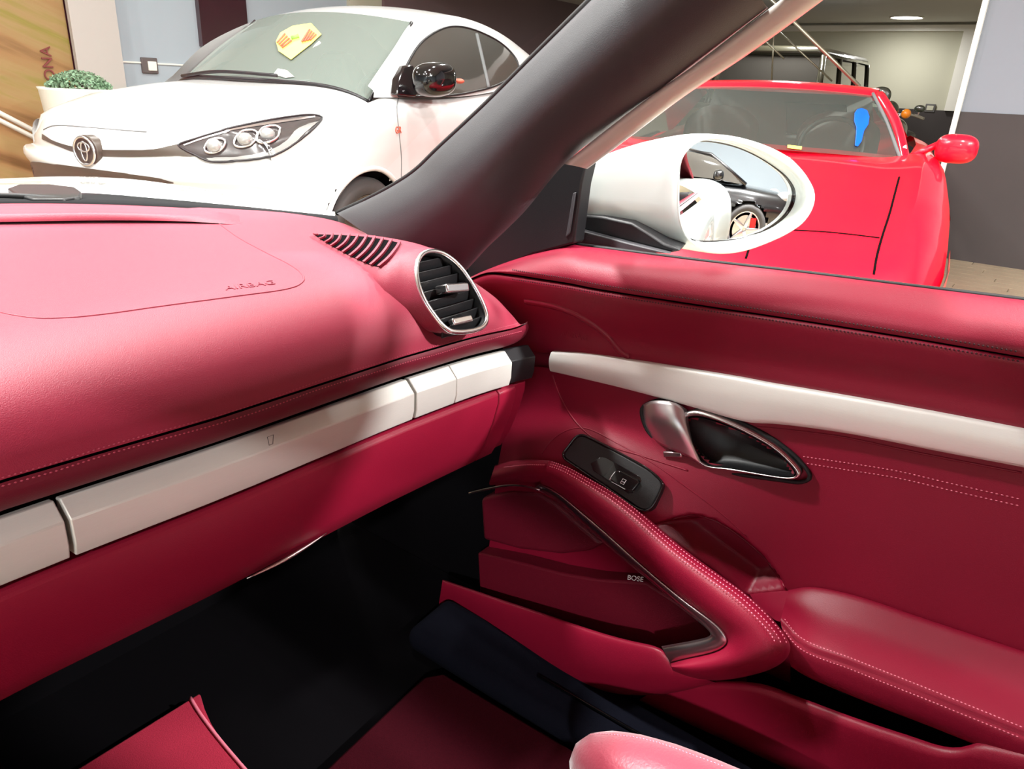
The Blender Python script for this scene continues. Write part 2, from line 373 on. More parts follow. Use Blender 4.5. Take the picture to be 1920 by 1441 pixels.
# ================================================================== THE WHITE ROADSTER WE SIT IN: dashboard
def itp(x, tab):
    if x <= tab[0][0]: return tab[0][1]
    for (a, b), (c, d) in zip(tab, tab[1:]):
        if x <= c: return b+(d-b)*(x-a)/(c-a)
    return tab[-1][1]
def dzf(x): return itp(x, [(-.3, .008), (.17, .008), (.35, 0), (.6, -.003), (.72, -.008), (.89, -.017)])
def drop(x): return itp(x, [(.70, 0), (.74, .004), (.77, .013), (.80, .026), (.83, .043), (.86, .06), (.885, .082)])
roadster = empty('roadster', (.25, 0, 0), 0, 'white open roadster we sit in, with bordeaux leather dashboard and door', 'car')
dash = roadster
XS = [-.30+i*(1.185/159) for i in range(160)]
def drow(Yv, z, k, w=1.0): return [Vector((x, Yv + (.02*((x-.80)/.085)**2 if x > .80 else 0), z+k*dzf(x)-w*drop(x))) for x in XS]
back = crom([(-.30, 1.46, .872), (0, 1.46, .872), (.25, 1.44, .872), (.467, 1.365, .871), (.592, 1.278, .87), (.705, 1.149, .87), (.777, 1.017, .87), (.81, .93, .86), (.85, .86, .82), (.885, .80, .77)], 160)
r1 = drow(.86, .866, .1, .9); r1 = [Vector((b.x*.5+a.x*.5, a.y*.75+b.y*.25, a.z)) for a, b in zip(r1, back)]
g = loft_grid([back, r1, drow(.76, .866, .2, .95), drow(.70, .862, .4), drow(.655, .849, .7, .9), drow(.622, .826, .9, .8), drow(.604, .797, 1, .5), drow(.5995, .776, 1, .1)], 160, 56)
RP, RN = Vector((.70, .60, .83)), Vector((0, -.82, .57)).normalized()
RING = [(781,491),(790,476),(806.5,470),(826,473),(845,484),(865,503.5),(881.5,527),(898,555),(910.6,585.5),(912,602),(903.7,614.6),(884,621.5),(859,624),(842.6,621.5),(829,612),(812,591),(795.4,566),(783,535.5),(779,510.5)]
ring = crom([at(x, y, pl=(RP, RN)) for x, y in RING], 64, True)
rc = sum(ring, Vector())/len(ring)
rx, ry, _n = frame_of(RN)
def inring(p, s):
    q = Vector(((p-rc).dot(rx), (p-rc).dot(ry))); 
    if abs((p-rc).dot(RN)) > .06: return False
    a = math.atan2(q.y, q.x); best = min(ring, key=lambda r: abs((math.atan2((r-rc).dot(ry), (r-rc).dot(rx))-a+math.pi) % (2*math.pi)-math.pi))
    return q.length < (best-rc).length*s
nv, nu = len(g), 160
flat = [p for r in g for p in r]
fcs = []
for f in grid_faces(nv, nu):
    c = sum((flat[i] for i in f), Vector())/4
    if (c-rc).length < .09 and inring(Vector((c.x, rc.y-(c.z-rc.z)*RN.z/RN.y, c.z)), .80): continue
    fcs.append(f)
pad = mesh('dashboard', flat, fcs, M['leather_dash'], dash, keep='pad'); pad['label'] = 'bordeaux leather dashboard top'
# rear ledge rising to the windscreen
lo = [at(x, y, Z=z) for x, y, z in ((0, 416, .8725), (200, 413, .8722), (350, 415, .8705), (430, 420, .8675))] + [at(475, 424, Z=.862)]
up = [at(x, y, Z=z) for x, y, z in ((0, 402, .8822), (200, 400, .8818), (350, 404, .878), (400, 409, .874))] + [at(440, 415, Z=.870), at(478, 423, Z=.861)]
ext = lambda L, dx: [L[0]+(L[0]-L[1]).normalized()*dx] + L
lo.insert(4, at(452, 421.5, Z=.866)); lo = ext(lo, .25); up = ext(up, .25)
rear = [at(x, y, Z=.8795) for x, y in ((0, 386), (200, 386), (350, 391), (400, 396))] + [at(440, 402, Z=.870), at(490, 412, Z=.858)]; rear = ext(rear, .25)
loft('rear_ledge', [lo, [a.lerp(b, .8)+Vector((0, 0, .001)) for a, b in zip(lo, up)], up, [a.lerp(b, .5) for a, b in zip(up, rear)], rear, [p+Vector((.02, .03, -.01)) for p in rear]], 60, 16, M['leather_dash'], pad)
# lower leather band under the seam
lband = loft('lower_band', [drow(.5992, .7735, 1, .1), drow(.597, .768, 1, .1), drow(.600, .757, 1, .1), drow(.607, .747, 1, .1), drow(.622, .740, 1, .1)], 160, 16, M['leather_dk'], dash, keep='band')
loft('seam_backing', [drow(.620, .766, 1, .1)[:154], drow(.632, .70, 1, .1)[:154], drow(.632, .66, 1, .1)[:154]], 154, 6, M['dark'], dash)
SEAM = [(0,903),(100,875),(200,843),(300,815),(400,788),(493,759),(595,721.5),(651,704),(706,688),(762,670),(818,655),(873,638),(929,624),(980,611)]
stitch_row('stitching', BV['pad'], [(x, y-7) for x, y in SEAM], M['thread_mid'], pad, samples=120)
stitch_row('stitching', BV['band'], [(x, y+9) for x, y in SEAM], M['thread_mid'], lband, samples=120)
# airbag cover seam and lettering
AIR = [(410,419),(450,447),(500,474),(545,497),(565,512),(570,524),(560,534),(535,542),(450,554),(300,574),(200,588),(130,595),(70,596),(30,591),(0,585)]
bead('airbag_cover_seam', BV['pad'], AIR, .0013, M['leather_dash'], pad, off=-.0002, n=120)
q, n = hit(BV['pad'], 468, 535, .0002); q2, _ = hit(BV['pad'], 500, 531, .0002)
tx = (q2-q).normalized(); letters('airbag_lettering', 'AIRBAG', .017, M['leather_dash'], basis(q, tx, n.cross(tx).normalized(), n), pad, ext=.0005, shear=.15)
# pod that carries the round vent, running forward as a ridge
pod = []
for k, (dy, sx, sz, lift) in enumerate([(0, 1, 1, 0), (.006, 1.07, 1.05, .000), (.016, 1.13, 1.08, -.001), (.045, 1.45, 1.06, -.002), (.09, 1.5, 1.04, -.001), (.15, 1.25, 1.02, -.001), (.21, .85, .96, -.003), (.27, .4, .8, -.008), (.31, .1, .4, -.012)]):
    row = []
    for p in ring:
        d = p-rc
        yy = p.y+dy if k < 3 else (.60+dy*1.0+ .35*(p.y-rc.y))
        row.append(Vector((rc.x+d.x*sx+(.008 if k > 3 else 0), yy, rc.z+d.z*sz+lift)))
    pod.append(row)
pg = [crom([r[j] for r in pod], 30) for j in range(64)]
pv = [pg[j][i] for i in range(30) for j in range(64)]
vent = mesh('vent_pod', pv, grid_faces(30, 64, 0, True, True), M['leather_dash'], dash, keep='pod')
air = mesh('air_vent', [p-RN*.002 for p in ring]+[rc+(p-rc)*.92-RN*.012 for p in ring]+[rc+(p-rc)*.86-RN*.045 for p in ring]+[rc-RN*.046],
     grid_faces(3, 64, 0, False, True)+[(128+j, 128+(j+1) % 64, 192) for j in range(64)], M['black'], dash)
air['label'] = 'round black air vent with silver ring'
vr, fr_ = tube_data([rc+(p-rc)*.985+RN*.001 for p in ring], .0032, 10, True); mesh('ring', vr, fr_, M['chrome'], air)
ylo = min((p-rc).dot(ry) for p in ring); yhi = max((p-rc).dot(ry) for p in ring)
for i in range(8):
    yy = ylo+(yhi-ylo)*(i+.9)/9.0
    xs = [(p-rc).dot(rx) for p in ring if abs((p-rc).dot(ry)-yy) < .006]
    if len(xs) < 2: continue
    x0, x1 = min(xs)*.93, max(xs)*.93
    cx = (x0+x1)/2; Mx = Matrix((rx, ry, RN)).transposed() @ Matrix.Rotation(math.radians(-50), 3, 'X')
    box('slat', rc+rx*cx+ry*yy-RN*.011, x1-x0, .0022, .013, M['black'], air, bevel=.0008, M=Mx)
kq = at(848, 541, pl=(RP+RN*.004, RN)); Mx = Matrix((rx, ry, RN)).transposed() @ Matrix.Rotation(math.radians(-8), 3, 'Z') @ Matrix.Rotation(math.radians(15), 3, 'X')
box('vent_knob', kq, .040, .011, .022, M['chrome'], air, bevel=.002, M=Mx)
wq = at(864, 601, pl=(RP-RN*.002, RN)); box('thumb_wheel', wq, .036, .009, .010, M['chrome'], air, bevel=.002, M=Matrix((rx, ry, RN)).transposed() @ Matrix.Rotation(math.radians(-4), 3, 'Z'))
# defroster grille on the ridge: dark well and slats
TOPS = [(596,439.5),(611,440),(625,440.5),(640,441),(656,442),(672,443),(688,444.5),(703,446.5),(718,449),(734,452),(750,456)]
BOTS = [(590,441),(601,448.5),(612,455.5),(623,462),(634,468),(645,474),(658,481),(671,487),(684,493),(697,498),(712,501)]
def podhit(x, y, off):
    for dx in range(0, 60, 2):
        q, n = hit(BV['pod'], x-dx*.25, y+dx*.5, off)
        if q is not None: return q, n
    return hit(BV['pad'], x, y, off)
rows = []
for (a, b), (c, d) in zip(TOPS, BOTS):
    r = []
    for k in range(9):
        t = k/8; bow = 7*math.sin(math.pi*t)
        q, n = podhit(a+(c-a)*t+bow*.55, b+(d-b)*t+bow*.2, .0006); r.append((q, n))
    rows.append(r)
gv = [q for r in rows for q, n in r]
gr = mesh('defroster_grille', gv, grid_faces(11, 9), M['dark'], dash)
for i, r in enumerate(rows):
    a = r; tpos = []
    for k in range(9):
        q, n = r[k]; tpos.append(q+n*.0012)
    side = (rows[min(i+1, 10)][4][0]-rows[max(i-1, 0)][4][0]).normalized()
    vv = []; wd = .0022
    for k in range(9):
        q, n = r[k]; vv += [q-side*wd, q-side*wd+n*.003, q+side*wd+n*.003, q+side*wd]
    ff = []
    for k in range(8):
        for m in range(3): ff.append((k*4+m, k*4+m+1, k*4+m+5, k*4+m+4))
    mesh('slat', vv, ff, M['leather_dash'], gr, sharp=40)
# brushed metal strip in pieces
def xpx(x, y, Y): return at(x, y, Y=Y).x
cuts = [-.30, xpx(127, 990, .60), xpx(776, 745, .60), xpx(853, 722, .60), xpx(957, 690, .60), .885]
def trim_piece(x0, x1, m, inset=0):
    sec = [(.620, .737), (.611, .739), (.5965, .724), (.597, .700), (.6005, .687), (.622, .685)]
    sec = [(a+inset, b) for a, b in sec]
    v = []; n = max(2, int((x1-x0)/.06)+2)
    for i in range(n):
        x = x0+(x1-x0)*i/(n-1)
        for a, b in sec: v.append(Vector((x, a, b+dzf(x)-.1*drop(x))))
    F = [tuple(range(5, -1, -1)), tuple((n-1)*6+k for k in range(6))]
    for i in range(n-1):
        for k in range(6): F.append((i*6+k, i*6+(k+1) % 6, (i+1)*6+(k+1) % 6, (i+1)*6+k))
    return mesh('trim_strip', v, F, m, dash, bevel=.0012, sharp=25)
strips = []
for i in range(5):
    gap = .0022 if i not in (2,) else .0022
    strips.append(trim_piece(cuts[i]+(.0022 if i in (1, 2) else .0006), cuts[i+1]-(.0022 if i in (0, 1) else .0006), M['alu'] if i < 4 else M['black'], 0 if i < 4 else .004))
# cup holder symbol engraved on the strip
sq = at(507, 824, Y=.5960); sx_, sz_ = .006, .009
cup = [sq+Vector((-sx_*.6, -.0004, sz_*.5)), sq+Vector((sx_*.6, -.0004, sz_*.5)), sq+Vector((sx_*.38, -.0004, -sz_*.6)), sq+Vector((-sx_*.38, -.0004, -sz_*.6))]
tube('cup_symbol', cup, .00035, M['black'], strips[1], 5, True)
# lower dash: glove box lid, small end lid, dark end
def lower_piece(name, x0, x1, m, ins=0):
    sec = [(.640, .676), (.612, .6765), (.6065, .671), (.607, .655), (.616, .62), (.632, .575), (.648, .545), (.658, .5385), (.70, .535), (.86, .56)]
    v = []; n = max(2, int((x1-x0)/.05)+2); K = len(sec)
    for i in range(n):
        x = x0+(x1-x0)*i/(n-1)
        for a, b in sec: v.append(Vector((x, a+ins, b+dzf(x))))
    F = []
    for i in range(n-1):
        for k in range(K-1): F.append((i*K+k, i*K+k+1, (i+1)*K+k+1, (i+1)*K+k))
    F += [tuple(range(K-1, -1, -1)), tuple((n-1)*K+k for k in range(K))]
    return mesh(name, v, F, m, dash, bevel=.002, sharp=30)
xg = xpx(921, 780, .62); xe = xpx(953, 760, .62)
lid = lower_piece('glove_box_lid', -.30, xg-.001, M['leather'])
lower_piece('end_lid', xg+.001, xe, M['leather'])
lower_piece('end_panel', xe+.001, .885, M['leather'], .010)
h0, h1 = at(463, 1084, Y=.640), at(612, 999, Y=.640)
tube('lid_handle', [h0.lerp(h1, t) + Vector((0, -.002*math.sin(math.pi*t), -.002*math.sin(math.pi*t))) for t in [i/12 for i in range(13)]], .002, M['chrome_red'], lid, 8, rr=[.0006+.002*math.sin(math.pi*i/12) for i in range(13)])
# ================================================================== passenger door
door = roadster
def row(L, X=None, tail=.4):
    P = [at(p[0], p[1], X=(X if X is not None else p[2])) for p in L]
    if tail:
        d = (P[-1]-P[-2]).normalized(); P.append(P[-1]+d*tail)
    return P
def mixrow(A, B, t, X=None):
    return [(a[0]+(b[0]-a[0])*t, a[1]+(b[1]-a[1])*t) for a, b in zip(A, B)]
Bp = [(880,520),(905,508),(955,487),(1000,472),(1062,459),(1100,463),(1300,489),(1500,512),(1700,537),(1920,564)]
Sp = [(878,524),(915,511),(960,514),(1000,520),(1070,531),(1110,539),(1300,569),(1500,599),(1700,631),(1920,669)]
Tp = [(900,640),(930,648),(960,652),(1000,655),(1043,658),(1100,663),(1300,692),(1500,727),(1700,762),(1920,805)]
shp = loft('door_shoulder', [row(Bp, .985), row(Bp, .958), row(mixrow(Bp, Sp, .22), .934), row(mixrow(Bp, Sp, .55), .912), row(mixrow(Bp, Sp, .9), .901), row(Sp, .903)], 160, 26, M['leather'], door, keep='shoulder')
Sp2 = [(x, y+3) for x, y in Sp]
upp = loft('door_upper_panel', [row(Sp2, .905), row(mixrow(Sp, Tp, .06), .901), row(mixrow(Sp, Tp, .35), .908), row(mixrow(Sp, Tp, .7), .922), row(Tp, .926), row([(x, y+6) for x, y in Tp], .94)], 160, 26, M['leather'], door, keep='upper')
loft('seam_backing', [row(mixrow(Bp, Sp, .9), .92), row(mixrow(Sp, Tp, .1), .92)], 80, 2, M['dark'], door)
stitch_row('stitching', BV['shoulder'], [(x, y-8) for x, y in Sp[2:]], M['thread_dk'], shp, samples=140, w=.0013, off=.0009, ln=.0031)
stitch_row('stitching', BV['upper'], [(x, y+9) for x, y in Sp[2:]], M['thread_dk'], upp, samples=140, w=.0013, off=.0009, ln=.0031)
tube('belt_seal', [p+Vector((0, 0, -.001)) for p in crom(row([(x, y-3) for x, y in Bp[4:]], .967), 60)], .0035, M['rubber'], door, 8)
bead('panel_ridge', BV['upper'], [(984,565),(1010,569),(1040,575),(1075,588),(1110,608),(1140,632),(1165,661),(1180,669)], .0065, M['leather'], upp, off=-.0036, n=40, seg=10)
q, n = hit(BV['upper'], 1076, 629, .0002); q2, _ = hit(BV['upper'], 1095, 633, .0002); tx = (q2-q).normalized()
letters('airbag_lettering', 'AIRBAG', .014, M['leather'], basis(q, tx, n.cross(tx).normalized(), n), upp, ext=.0005)
# base panel (dense grid so the bowls can be pressed in)
PR = [[(965,692,.94),(1038,699,.934),(1150,725,.932),(1300,763,.932),(1480,797,.932),(1700,833,.932),(1920,876,.932)],
      [(955,760,.94),(1045,770,.93),(1150,800,.928),(1290,850,.928),(1480,870,.935),(1700,905,.935),(1920,950,.935)],
      [(945,815,.93),(1060,815,.912),(1150,850,.908),(1260,900,.91),(1480,950,.938),(1700,990,.938),(1920,1040,.938)],
      [(935,865,.92),(1040,862,.895),(1120,905,.89),(1225,965,.892),(1470,1040,.942),(1700,1080,.942),(1920,1130,.942)],
      [(930,900,.91),(1020,900,.89),(1100,950,.89),(1230,1010,.90),(1475,1105,.945),(1700,1150,.945),(1920,1225,.945)],
      [(925,960,.93),(1020,960,.93),(1100,1000,.93),(1240,1060,.935),(1480,1160,.95),(1700,1220,.95),(1920,1300,.95)],
      [(900,1180,.955),(1020,1190,.955),(1100,1220,.955),(1250,1280,.955),(1480,1330,.955),(1700,1380,.955),(1920,1450,.955)],
      [(900,1380,.95),(1020,1390,.95),(1100,1420,.95),(1250,1480,.95),(1480,1530,.95),(1700,1580,.95),(1920,1650,.95)]]
pg = loft_grid([row([(x, y-8, X) for x, y, X in PR[0]])]+[row(r) for r in PR[1:]], 300, 190)
def topx(p):
    v = p-CAM; z = v.dot(FWD); return (IMG_W/2+FPX*v.dot(RGT)/z, IMG_H/2-FPX*v.dot(UPV)/z)
def inside(x, y, P):
    c = False; j = len(P)-1
    for i in range(len(P)):
        if (P[i][1] > y) != (P[j][1] > y) and x < (P[j][0]-P[i][0])*(y-P[i][1])/(P[j][1]-P[i][1])+P[i][0]: c = not c
        j = i
    return c
def edged(x, y, P):
    b = 1e9; j = len(P)-1
    for i in range(len(P)):
        ax, ay = P[j]; bx, by = P[i]; dx, dy = bx-ax, by-ay
        t = max(0, min(1, ((x-ax)*dx+(y-ay)*dy)/(dx*dx+dy*dy+1e-9))); b = min(b, math.hypot(x-ax-t*dx, y-ay-t*dy)); j = i
    return b
PULL = [(1225,985),(1262,972),(1300,965),(1340,975),(1385,1003),(1430,1042),(1460,1080),(1470,1100),(1440,1106),(1400,1111),(1330,1060)]
CAVITY = [(1283,793),(1300,782),(1333,786),(1400,812),(1460,848),(1492,887),(1480,891),(1425,884),(1367,874),(1330,870),(1307,850),(1290,823)]
RELEASE = [(1225,752),(1270,748),(1330,768),(1400,795),(1455,825),(1500,862),(1520,893),(1505,902),(1460,898),(1330,878),(1270,862),(1235,830),(1212,800),(1205,765)]
for r in pg:
    for p in r:
        x, y = topx(p)
        if 1200 < x < 1530 and 740 < y < 1120:
            if inside(x, y, PULL): p.x += .038*min(1, edged(x, y, PULL)/22)**.6
pf_ = []
_fl = [p for r in pg for p in r]
for f in grid_faces(190, 300):
    x, y = topx(sum((_fl[i] for i in f), Vector())/4)
    if 1280 < x < 1495 and 780 < y < 895 and inside(x, y, CAVITY) and edged(x, y, CAVITY) > 2: continue
    pf_.append(f)
base = mesh('door_panel', _fl, pf_, M['leather'], door, keep='base')
# brushed strip on the door
TBp = [(1038,697),(1100,711),(1200,736),(1300,763),(1395,790),(1420,793),(1450,794),(1580,811),(1780,850),(1920,876)]
TTp = [(1040,659),(1100,663),(1200,677),(1300,693),(1395,709),(1440,718),(1500,728),(1600,745),(1780,778),(1920,805)]
TL = [(1028,670),(1027,679),(1031,690)]
tt = row(TTp, .921); tb = row(TBp, .921)
tm = [a.lerp(b, .38)+Vector((-.006, 0, 0)) for a, b in zip(tt, tb)]
g3 = loft_grid([[p+Vector((.02, 0, 0)) for p in tt], tt, [a.lerp(b, .04)+Vector((-.0015, 0, 0)) for a, b in zip(tt, tm)], tm, [a.lerp(b, .96)+Vector((-.0015, 0, 0)) for a, b in zip(tm, tb)], tb, [p+Vector((.02, 0, 0)) for p in tb]], 120, 25)
for r_i, r in enumerate(g3):
    f_ = abs(r_i/24*2-1)
    for j in range(4):
        r[j] = r[j]-(r[1]-r[0]).normalized()*(.010*(1-f_**3)-.004)*(1-j/4)
tr = mesh('door_trim_strip', [p for r in g3 for p in r], grid_faces(25, 120), M['alu_door'], door, keep='dtrim')
tr['label'] = 'long brushed metal strip'
loft('trim_backing', [row([(925,640),(1000,648),(1060,655)], .945, 0), row([(925,700),(1000,706),(1060,712)], .945, 0)], 20, 2, M['leather'], door)
loft('trim_shadow_gap', [[p+Vector((.012, 0, .004)) for p in tt], [p+Vector((.012, 0, -.004)) for p in tb]], 60, 2, M['dark'], door)
# seams on the panel
bead('panel_seam', BV['base'], [(1036,703),(1042,722),(1055,752),(1075,785),(1105,815),(1150,838),(1200,853),(1240,866),(1290,882)], .0016, M['leather'], base, off=-.0004, n=60)
bead('panel_seam', BV['base'], [(1420,800),(1480,806),(1580,819),(1680,840),(1780,860),(1916,886)], .0016, M['leather'], base, off=-.0002, n=40)
bead('panel_seam', BV['base'], [(1262,972),(1300,966),(1340,976),(1385,1004),(1430,1043),(1460,1081),(1473,1104)], .0022, M['leather'], base, off=-.0006, n=40)
bead('panel_seam', BV['base'], [(1016,850),(1030,830),(1052,812),(1075,803),(1100,803),(1160,832),(1230,872),(1290,915),(1350,960),(1400,1005)], .0012, M['leather'], base, off=-.0003, n=60)
for dy in (0, 13):
    stitch_row('stitching', BV['base'], [(1504,855+dy*.9),(1580,866+dy),(1680,882+dy),(1780,905+dy),(1918,936+dy)], M['thread'], base, samples=60, pitch=.005, ln=.0034)
# armrest
Ab = [(1478,1106),(1520,1101),(1600,1116),(1750,1166),(1920,1222)]
Ae = [(1464,1160),(1500,1202),(1600,1243),(1750,1303),(1920,1372)]
Al = [(1482,1245),(1512,1264),(1610,1306),(1765,1366),(1920,1430)]
arm = loft('armrest', [row(Ab, .95), row(Ab, .94), row(mixrow(Ab, Ae, .45), .908), row(mixrow(Ab, Ae, .85), .873), row(Ae, .8615), row([(x, y+4) for x, y in Ae], .8635), row([(x, y+8) for x, y in Ae], .8605), row(mixrow(Ae, Al, .5), .858), row(Al, .864), row([(x, y-2) for x, y in Al], .92)], 90, 46, M['leather'], door, keep='arm')
stitch_row('stitching', BV['arm'], [(x, y-8) for x, y in Ae], M['thread'], arm, samples=60)
stitch_row('stitching', BV['arm'], [(x, y+13) for x, y in Ae], M['thread'], arm, samples=60)
loft('armrest_end', [[at(1478, 1106, X=.946), at(1430, 1108, X=.946), at(1405, 1113, X=.945)], [at(1470, 1150, X=.90), at(1440, 1145, X=.90), at(1420, 1135, X=.90)], [at(1462, 1165, X=.87), at(1450, 1160, X=.87), at(1440, 1150, X=.87)]], 12, 8, M['leather'], door)
# lower map pocket
L0 = [(1250,1283),(1345,1277),(1430,1283),(1500,1308),(1600,1345),(1700,1378),(1770,1400),(1805,1401),(1835,1393),(1920,1408)]
L2 = [(1200,1310),(1240,1328),(1290,1350),(1340,1372),(1393,1396),(1450,1423),(1500,1446),(1560,1474),(1620,1500),(1760,1560)]
loft('map_pocket', [row(L0, .88), row([(x, y-1) for x, y in L0], .868), row(L0, .860), row([(x, y+5) for x, y in L0], .857), row(mixrow(L0, L2, .5), .856), row(L2, .866), row(L2, .95)], 90, 26, M['leather'], door)
loft('pocket_shade', [row(mixrow(Al, Al, 0), .925), row([(x, y+60) for x, y in Al], .925)], 40, 2, M['dark'], door)  # these two dark sheets stand for the shade inside the slot
loft('pocket_shade', [row([(1400,1240),(1440,1262),(1482,1280)], .92, 0), row([(1400,1320),(1440,1330),(1482,1340)], .92, 0)], 10, 2, M['dark'], door)
# pull handle: bent bar
OUT = [(1030,862),(1060,872),(1100,893),(1153,923),(1203,960),(1240,993),(1287,1033),(1353,1080),(1403,1115),(1450,1160),(1476,1194),(1485,1214),(1476,1236),(1450,1254),(1400,1269),(1336,1278),(1292,1272),(1262,1258)]
INN = [(1012,906),(1036,915),(1062,935),(1095,963),(1130,992),(1165,1024),(1205,1060),(1253,1100),(1290,1130),(1325,1155),(1350,1174),(1362,1188),(1366,1203),(1358,1214),(1340,1223),(1310,1230),(1280,1236),(1257,1243)]
def hx(i): return itp(i, [(0, .868), (4, .845), (9, .815), (12, .808), (17, .812)])
def hrow(t, dx): return [at(a[0]+(b[0]-a[0])*t, a[1]+(b[1]-a[1])*t, X=hx(i)+dx) for i, (a, b) in enumerate(zip(OUT, INN))]
hrows = [hrow(0, .055), hrow(0, .02), hrow(.10, .004), hrow(.35, -.010), hrow(.7, -.010), hrow(.93, .0), hrow(1, .008)]
ph = mesh('pull_handle', [p for r in hrows for p in r], grid_faces(len(hrows), len(OUT)), M['leather'], door, sub=3)
dg = loft_grid(hrows, 18, 25); dg = [crom(r, 120) for r in dg]
BV['ph'] = BVHTree.FromPolygons([tuple(p) for r in dg for p in r], grid_faces(25, 120))
for k in (.07, .16, .25):
    stitch_row('stitching', BV['ph'], mixrow(OUT, INN, k)[:12], M['thread'], ph, samples=120, off=.0012, pitch=.0046, w=.0010)
# end of the handle that disappears behind the dashboard
EO = [(928,872),(955,863),(990,860),(1030,862)]; EI = [(915,912),(945,905),(980,902),(1012,906)]
EX = [.90, .888, .876, .868]
er = [[at(a[0]+(b[0]-a[0])*t, a[1]+(b[1]-a[1])*t, X=x+dx) for a, b, x in zip(EO, EI, EX)] for t, dx in ((0, .05), (0, .018), (.12, .004), (.4, -.008), (.75, -.008), (1, .006))]
he = mesh('handle_end', [p for r in er for p in r], grid_faces(6, 4), M['leather'], door, sub=2)
dg2 = loft_grid(er, 30, 25); BV['he'] = BVHTree.FromPolygons([tuple(p) for r in dg2 for p in r], grid_faces(25, 30))
stitch_row('stitching', BV['he'], [(945,876),(985,872),(1024,872)], M['thread'], he, samples=30, off=.001)
# metal frame inside the handle
FIN = [(1000,917),(1030,927),(1055,947),(1087,978),(1120,1007),(1153,1035),(1190,1066),(1220,1090),(1253,1118),(1287,1146),(1310,1165),(1325,1178),(1333,1187),(1331,1193),(1310,1198),(1285,1203),(1262,1207),(1240,1211)]
fr_rows = [[at(b[0]+(c[0]-b[0])*t, b[1]+(c[1]-b[1])*t, X=hx(i)+dx) for i, (b, c) in enumerate(zip(INN, FIN))] for t, dx in ((0, .010), (.03, .004), (.5, .005), (.92, .010), (1, .02), (1, .06))]
fo = mesh('handle_frame', [p for r in fr_rows for p in r], grid_faces(6, 18), M['chrome_red'], door, sub=2)
fo['label'] = 'satin metal frame inside the pull handle'
tube('chrome_line', crom([at(880, 924, X=.885), at(915, 916, X=.88), at(950, 910, X=.875), at(985, 911, X=.872), at(1012, 918, X=.87)], 24), .0018, M['chrome_red'], door, 8)
# speaker area inside the opening
SPK = [(900,935),(960,920),(1010,922),(1045,945),(1090,985),(1130,1020),(1105,1034),(1050,1040),(970,1030),(905,1012)]
slab('speaker_cover', [at(x, y, X=.905) for x, y in SPK], (1, 0, 0), .045, M['plastic_red'], door, bevel=.008, seg=4)
GRI = [(895,1036),(970,1053),(1050,1074),(1120,1086),(1210,1092),(1270,1130),(1340,1185),(1330,1200),(1240,1230),(1100,1190),(900,1130)]
gril = slab('speaker_grille', [at(x, y, X=.912) for x, y in GRI], (1, 0, 0), .035, M['plastic_red'], door, bevel=.004, seg=3)
q = at(1190, 1084, X=.9105); q2 = at(1210, 1087, X=.9105); tx = (q2-q).normalized(); n = Vector((-1, 0, 0))
letters('speaker_lettering', 'BOSE', .0125, M['print'], basis(q, tx, n.cross(tx).normalized(), n), gril, ext=.0004, shear=.3)
# door pocket band
KT = [(830,1086),(880,1103),(950,1127),(1020,1150),(1075,1169),(1123,1185),(1187,1203),(1240,1211),(1262,1236),(1300,1266)]
KB = [(820,1150),(865,1172),(920,1202),(973,1234),(1020,1257),(1070,1280),(1130,1302),(1200,1308),(1270,1302),(1345,1280)]
KX = [.87, .862, .852, .842, .834, .828, .822, .818, .824, .832]
def krow(t, dx, dy=0): return [at(a[0]+(b[0]-a[0])*t, a[1]+dy+(b[1]-a[1])*t, X=x+dx) for a, b, x in zip(KT, KB, KX)]
kr = [krow(0, .05, 4), krow(0, .014, -1), krow(0, .003), krow(.10, -.004), krow(.5, -.008), krow(.85, .0), krow(1, .014), krow(1, .09, -6)]
mesh('door_pocket', [p for r in kr for p in r], grid_faces(8, 10), M['leather'], door, sub=3)
# window switch panel
SP0, SN = Vector((.893, .46, .55)), Vector((-.87, 0, .5)).normalized()
SWO = [(1056,850),(1066,836),(1081,818),(1092,815),(1105,820),(1160,848),(1215,879),(1238,899),(1243,908),(1238,922),(1222,950),(1212,957),(1200,955),(1140,915),(1070,868),(1058,859)]
swp = [at(x, y, pl=(SP0, SN)) for x, y in SWO]
sc = sum(swp, Vector())/len(swp)
sw = slab('window_switch_panel', swp, -SN, .05, M['black'], door, bevel=.003, seg=3)
mesh('switch_rim', *tube_data([p+SN*.0005 for p in crom(swp, 80, True)], .0018, 6, True), M['black_gloss'], sw)
SWI = [(1107,868),(1126,856),(1136,857),(1200,893),(1203,900),(1187,924),(1178,925),(1112,882)]
slab('switch_well', [at(x, y, pl=(SP0+SN*.0006, SN)) for x, y in SWI], -SN, .004, M['black_gloss'], sw, bevel=.0008)
BTN = [(1142,895),(1154,882),(1164,882),(1196,899),(1198,905),(1186,920),(1176,920),(1146,901)]
bt = slab('switch_button', [at(x, y, pl=(SP0+SN*.006, SN)) for x, y in BTN], -SN, .008, M['black_gloss'], sw, bevel=.0016, seg=3)
def swmark(pts, r, name='switch_mark'): tube(name, [at(x, y, pl=(SP0+SN*.0066, SN)) for x, y in pts], r, M['print'], sw, 5)
swmark([(1143,899),(1146,893),(1153,884)], .0005); swmark([(1147,903),(1160,910),(1172,917)], .0004)
swmark([(1163,905),(1168,897),(1174,900),(1169,908),(1163,905)], .0005); swmark([(1166,902),(1171,904)], .0006)
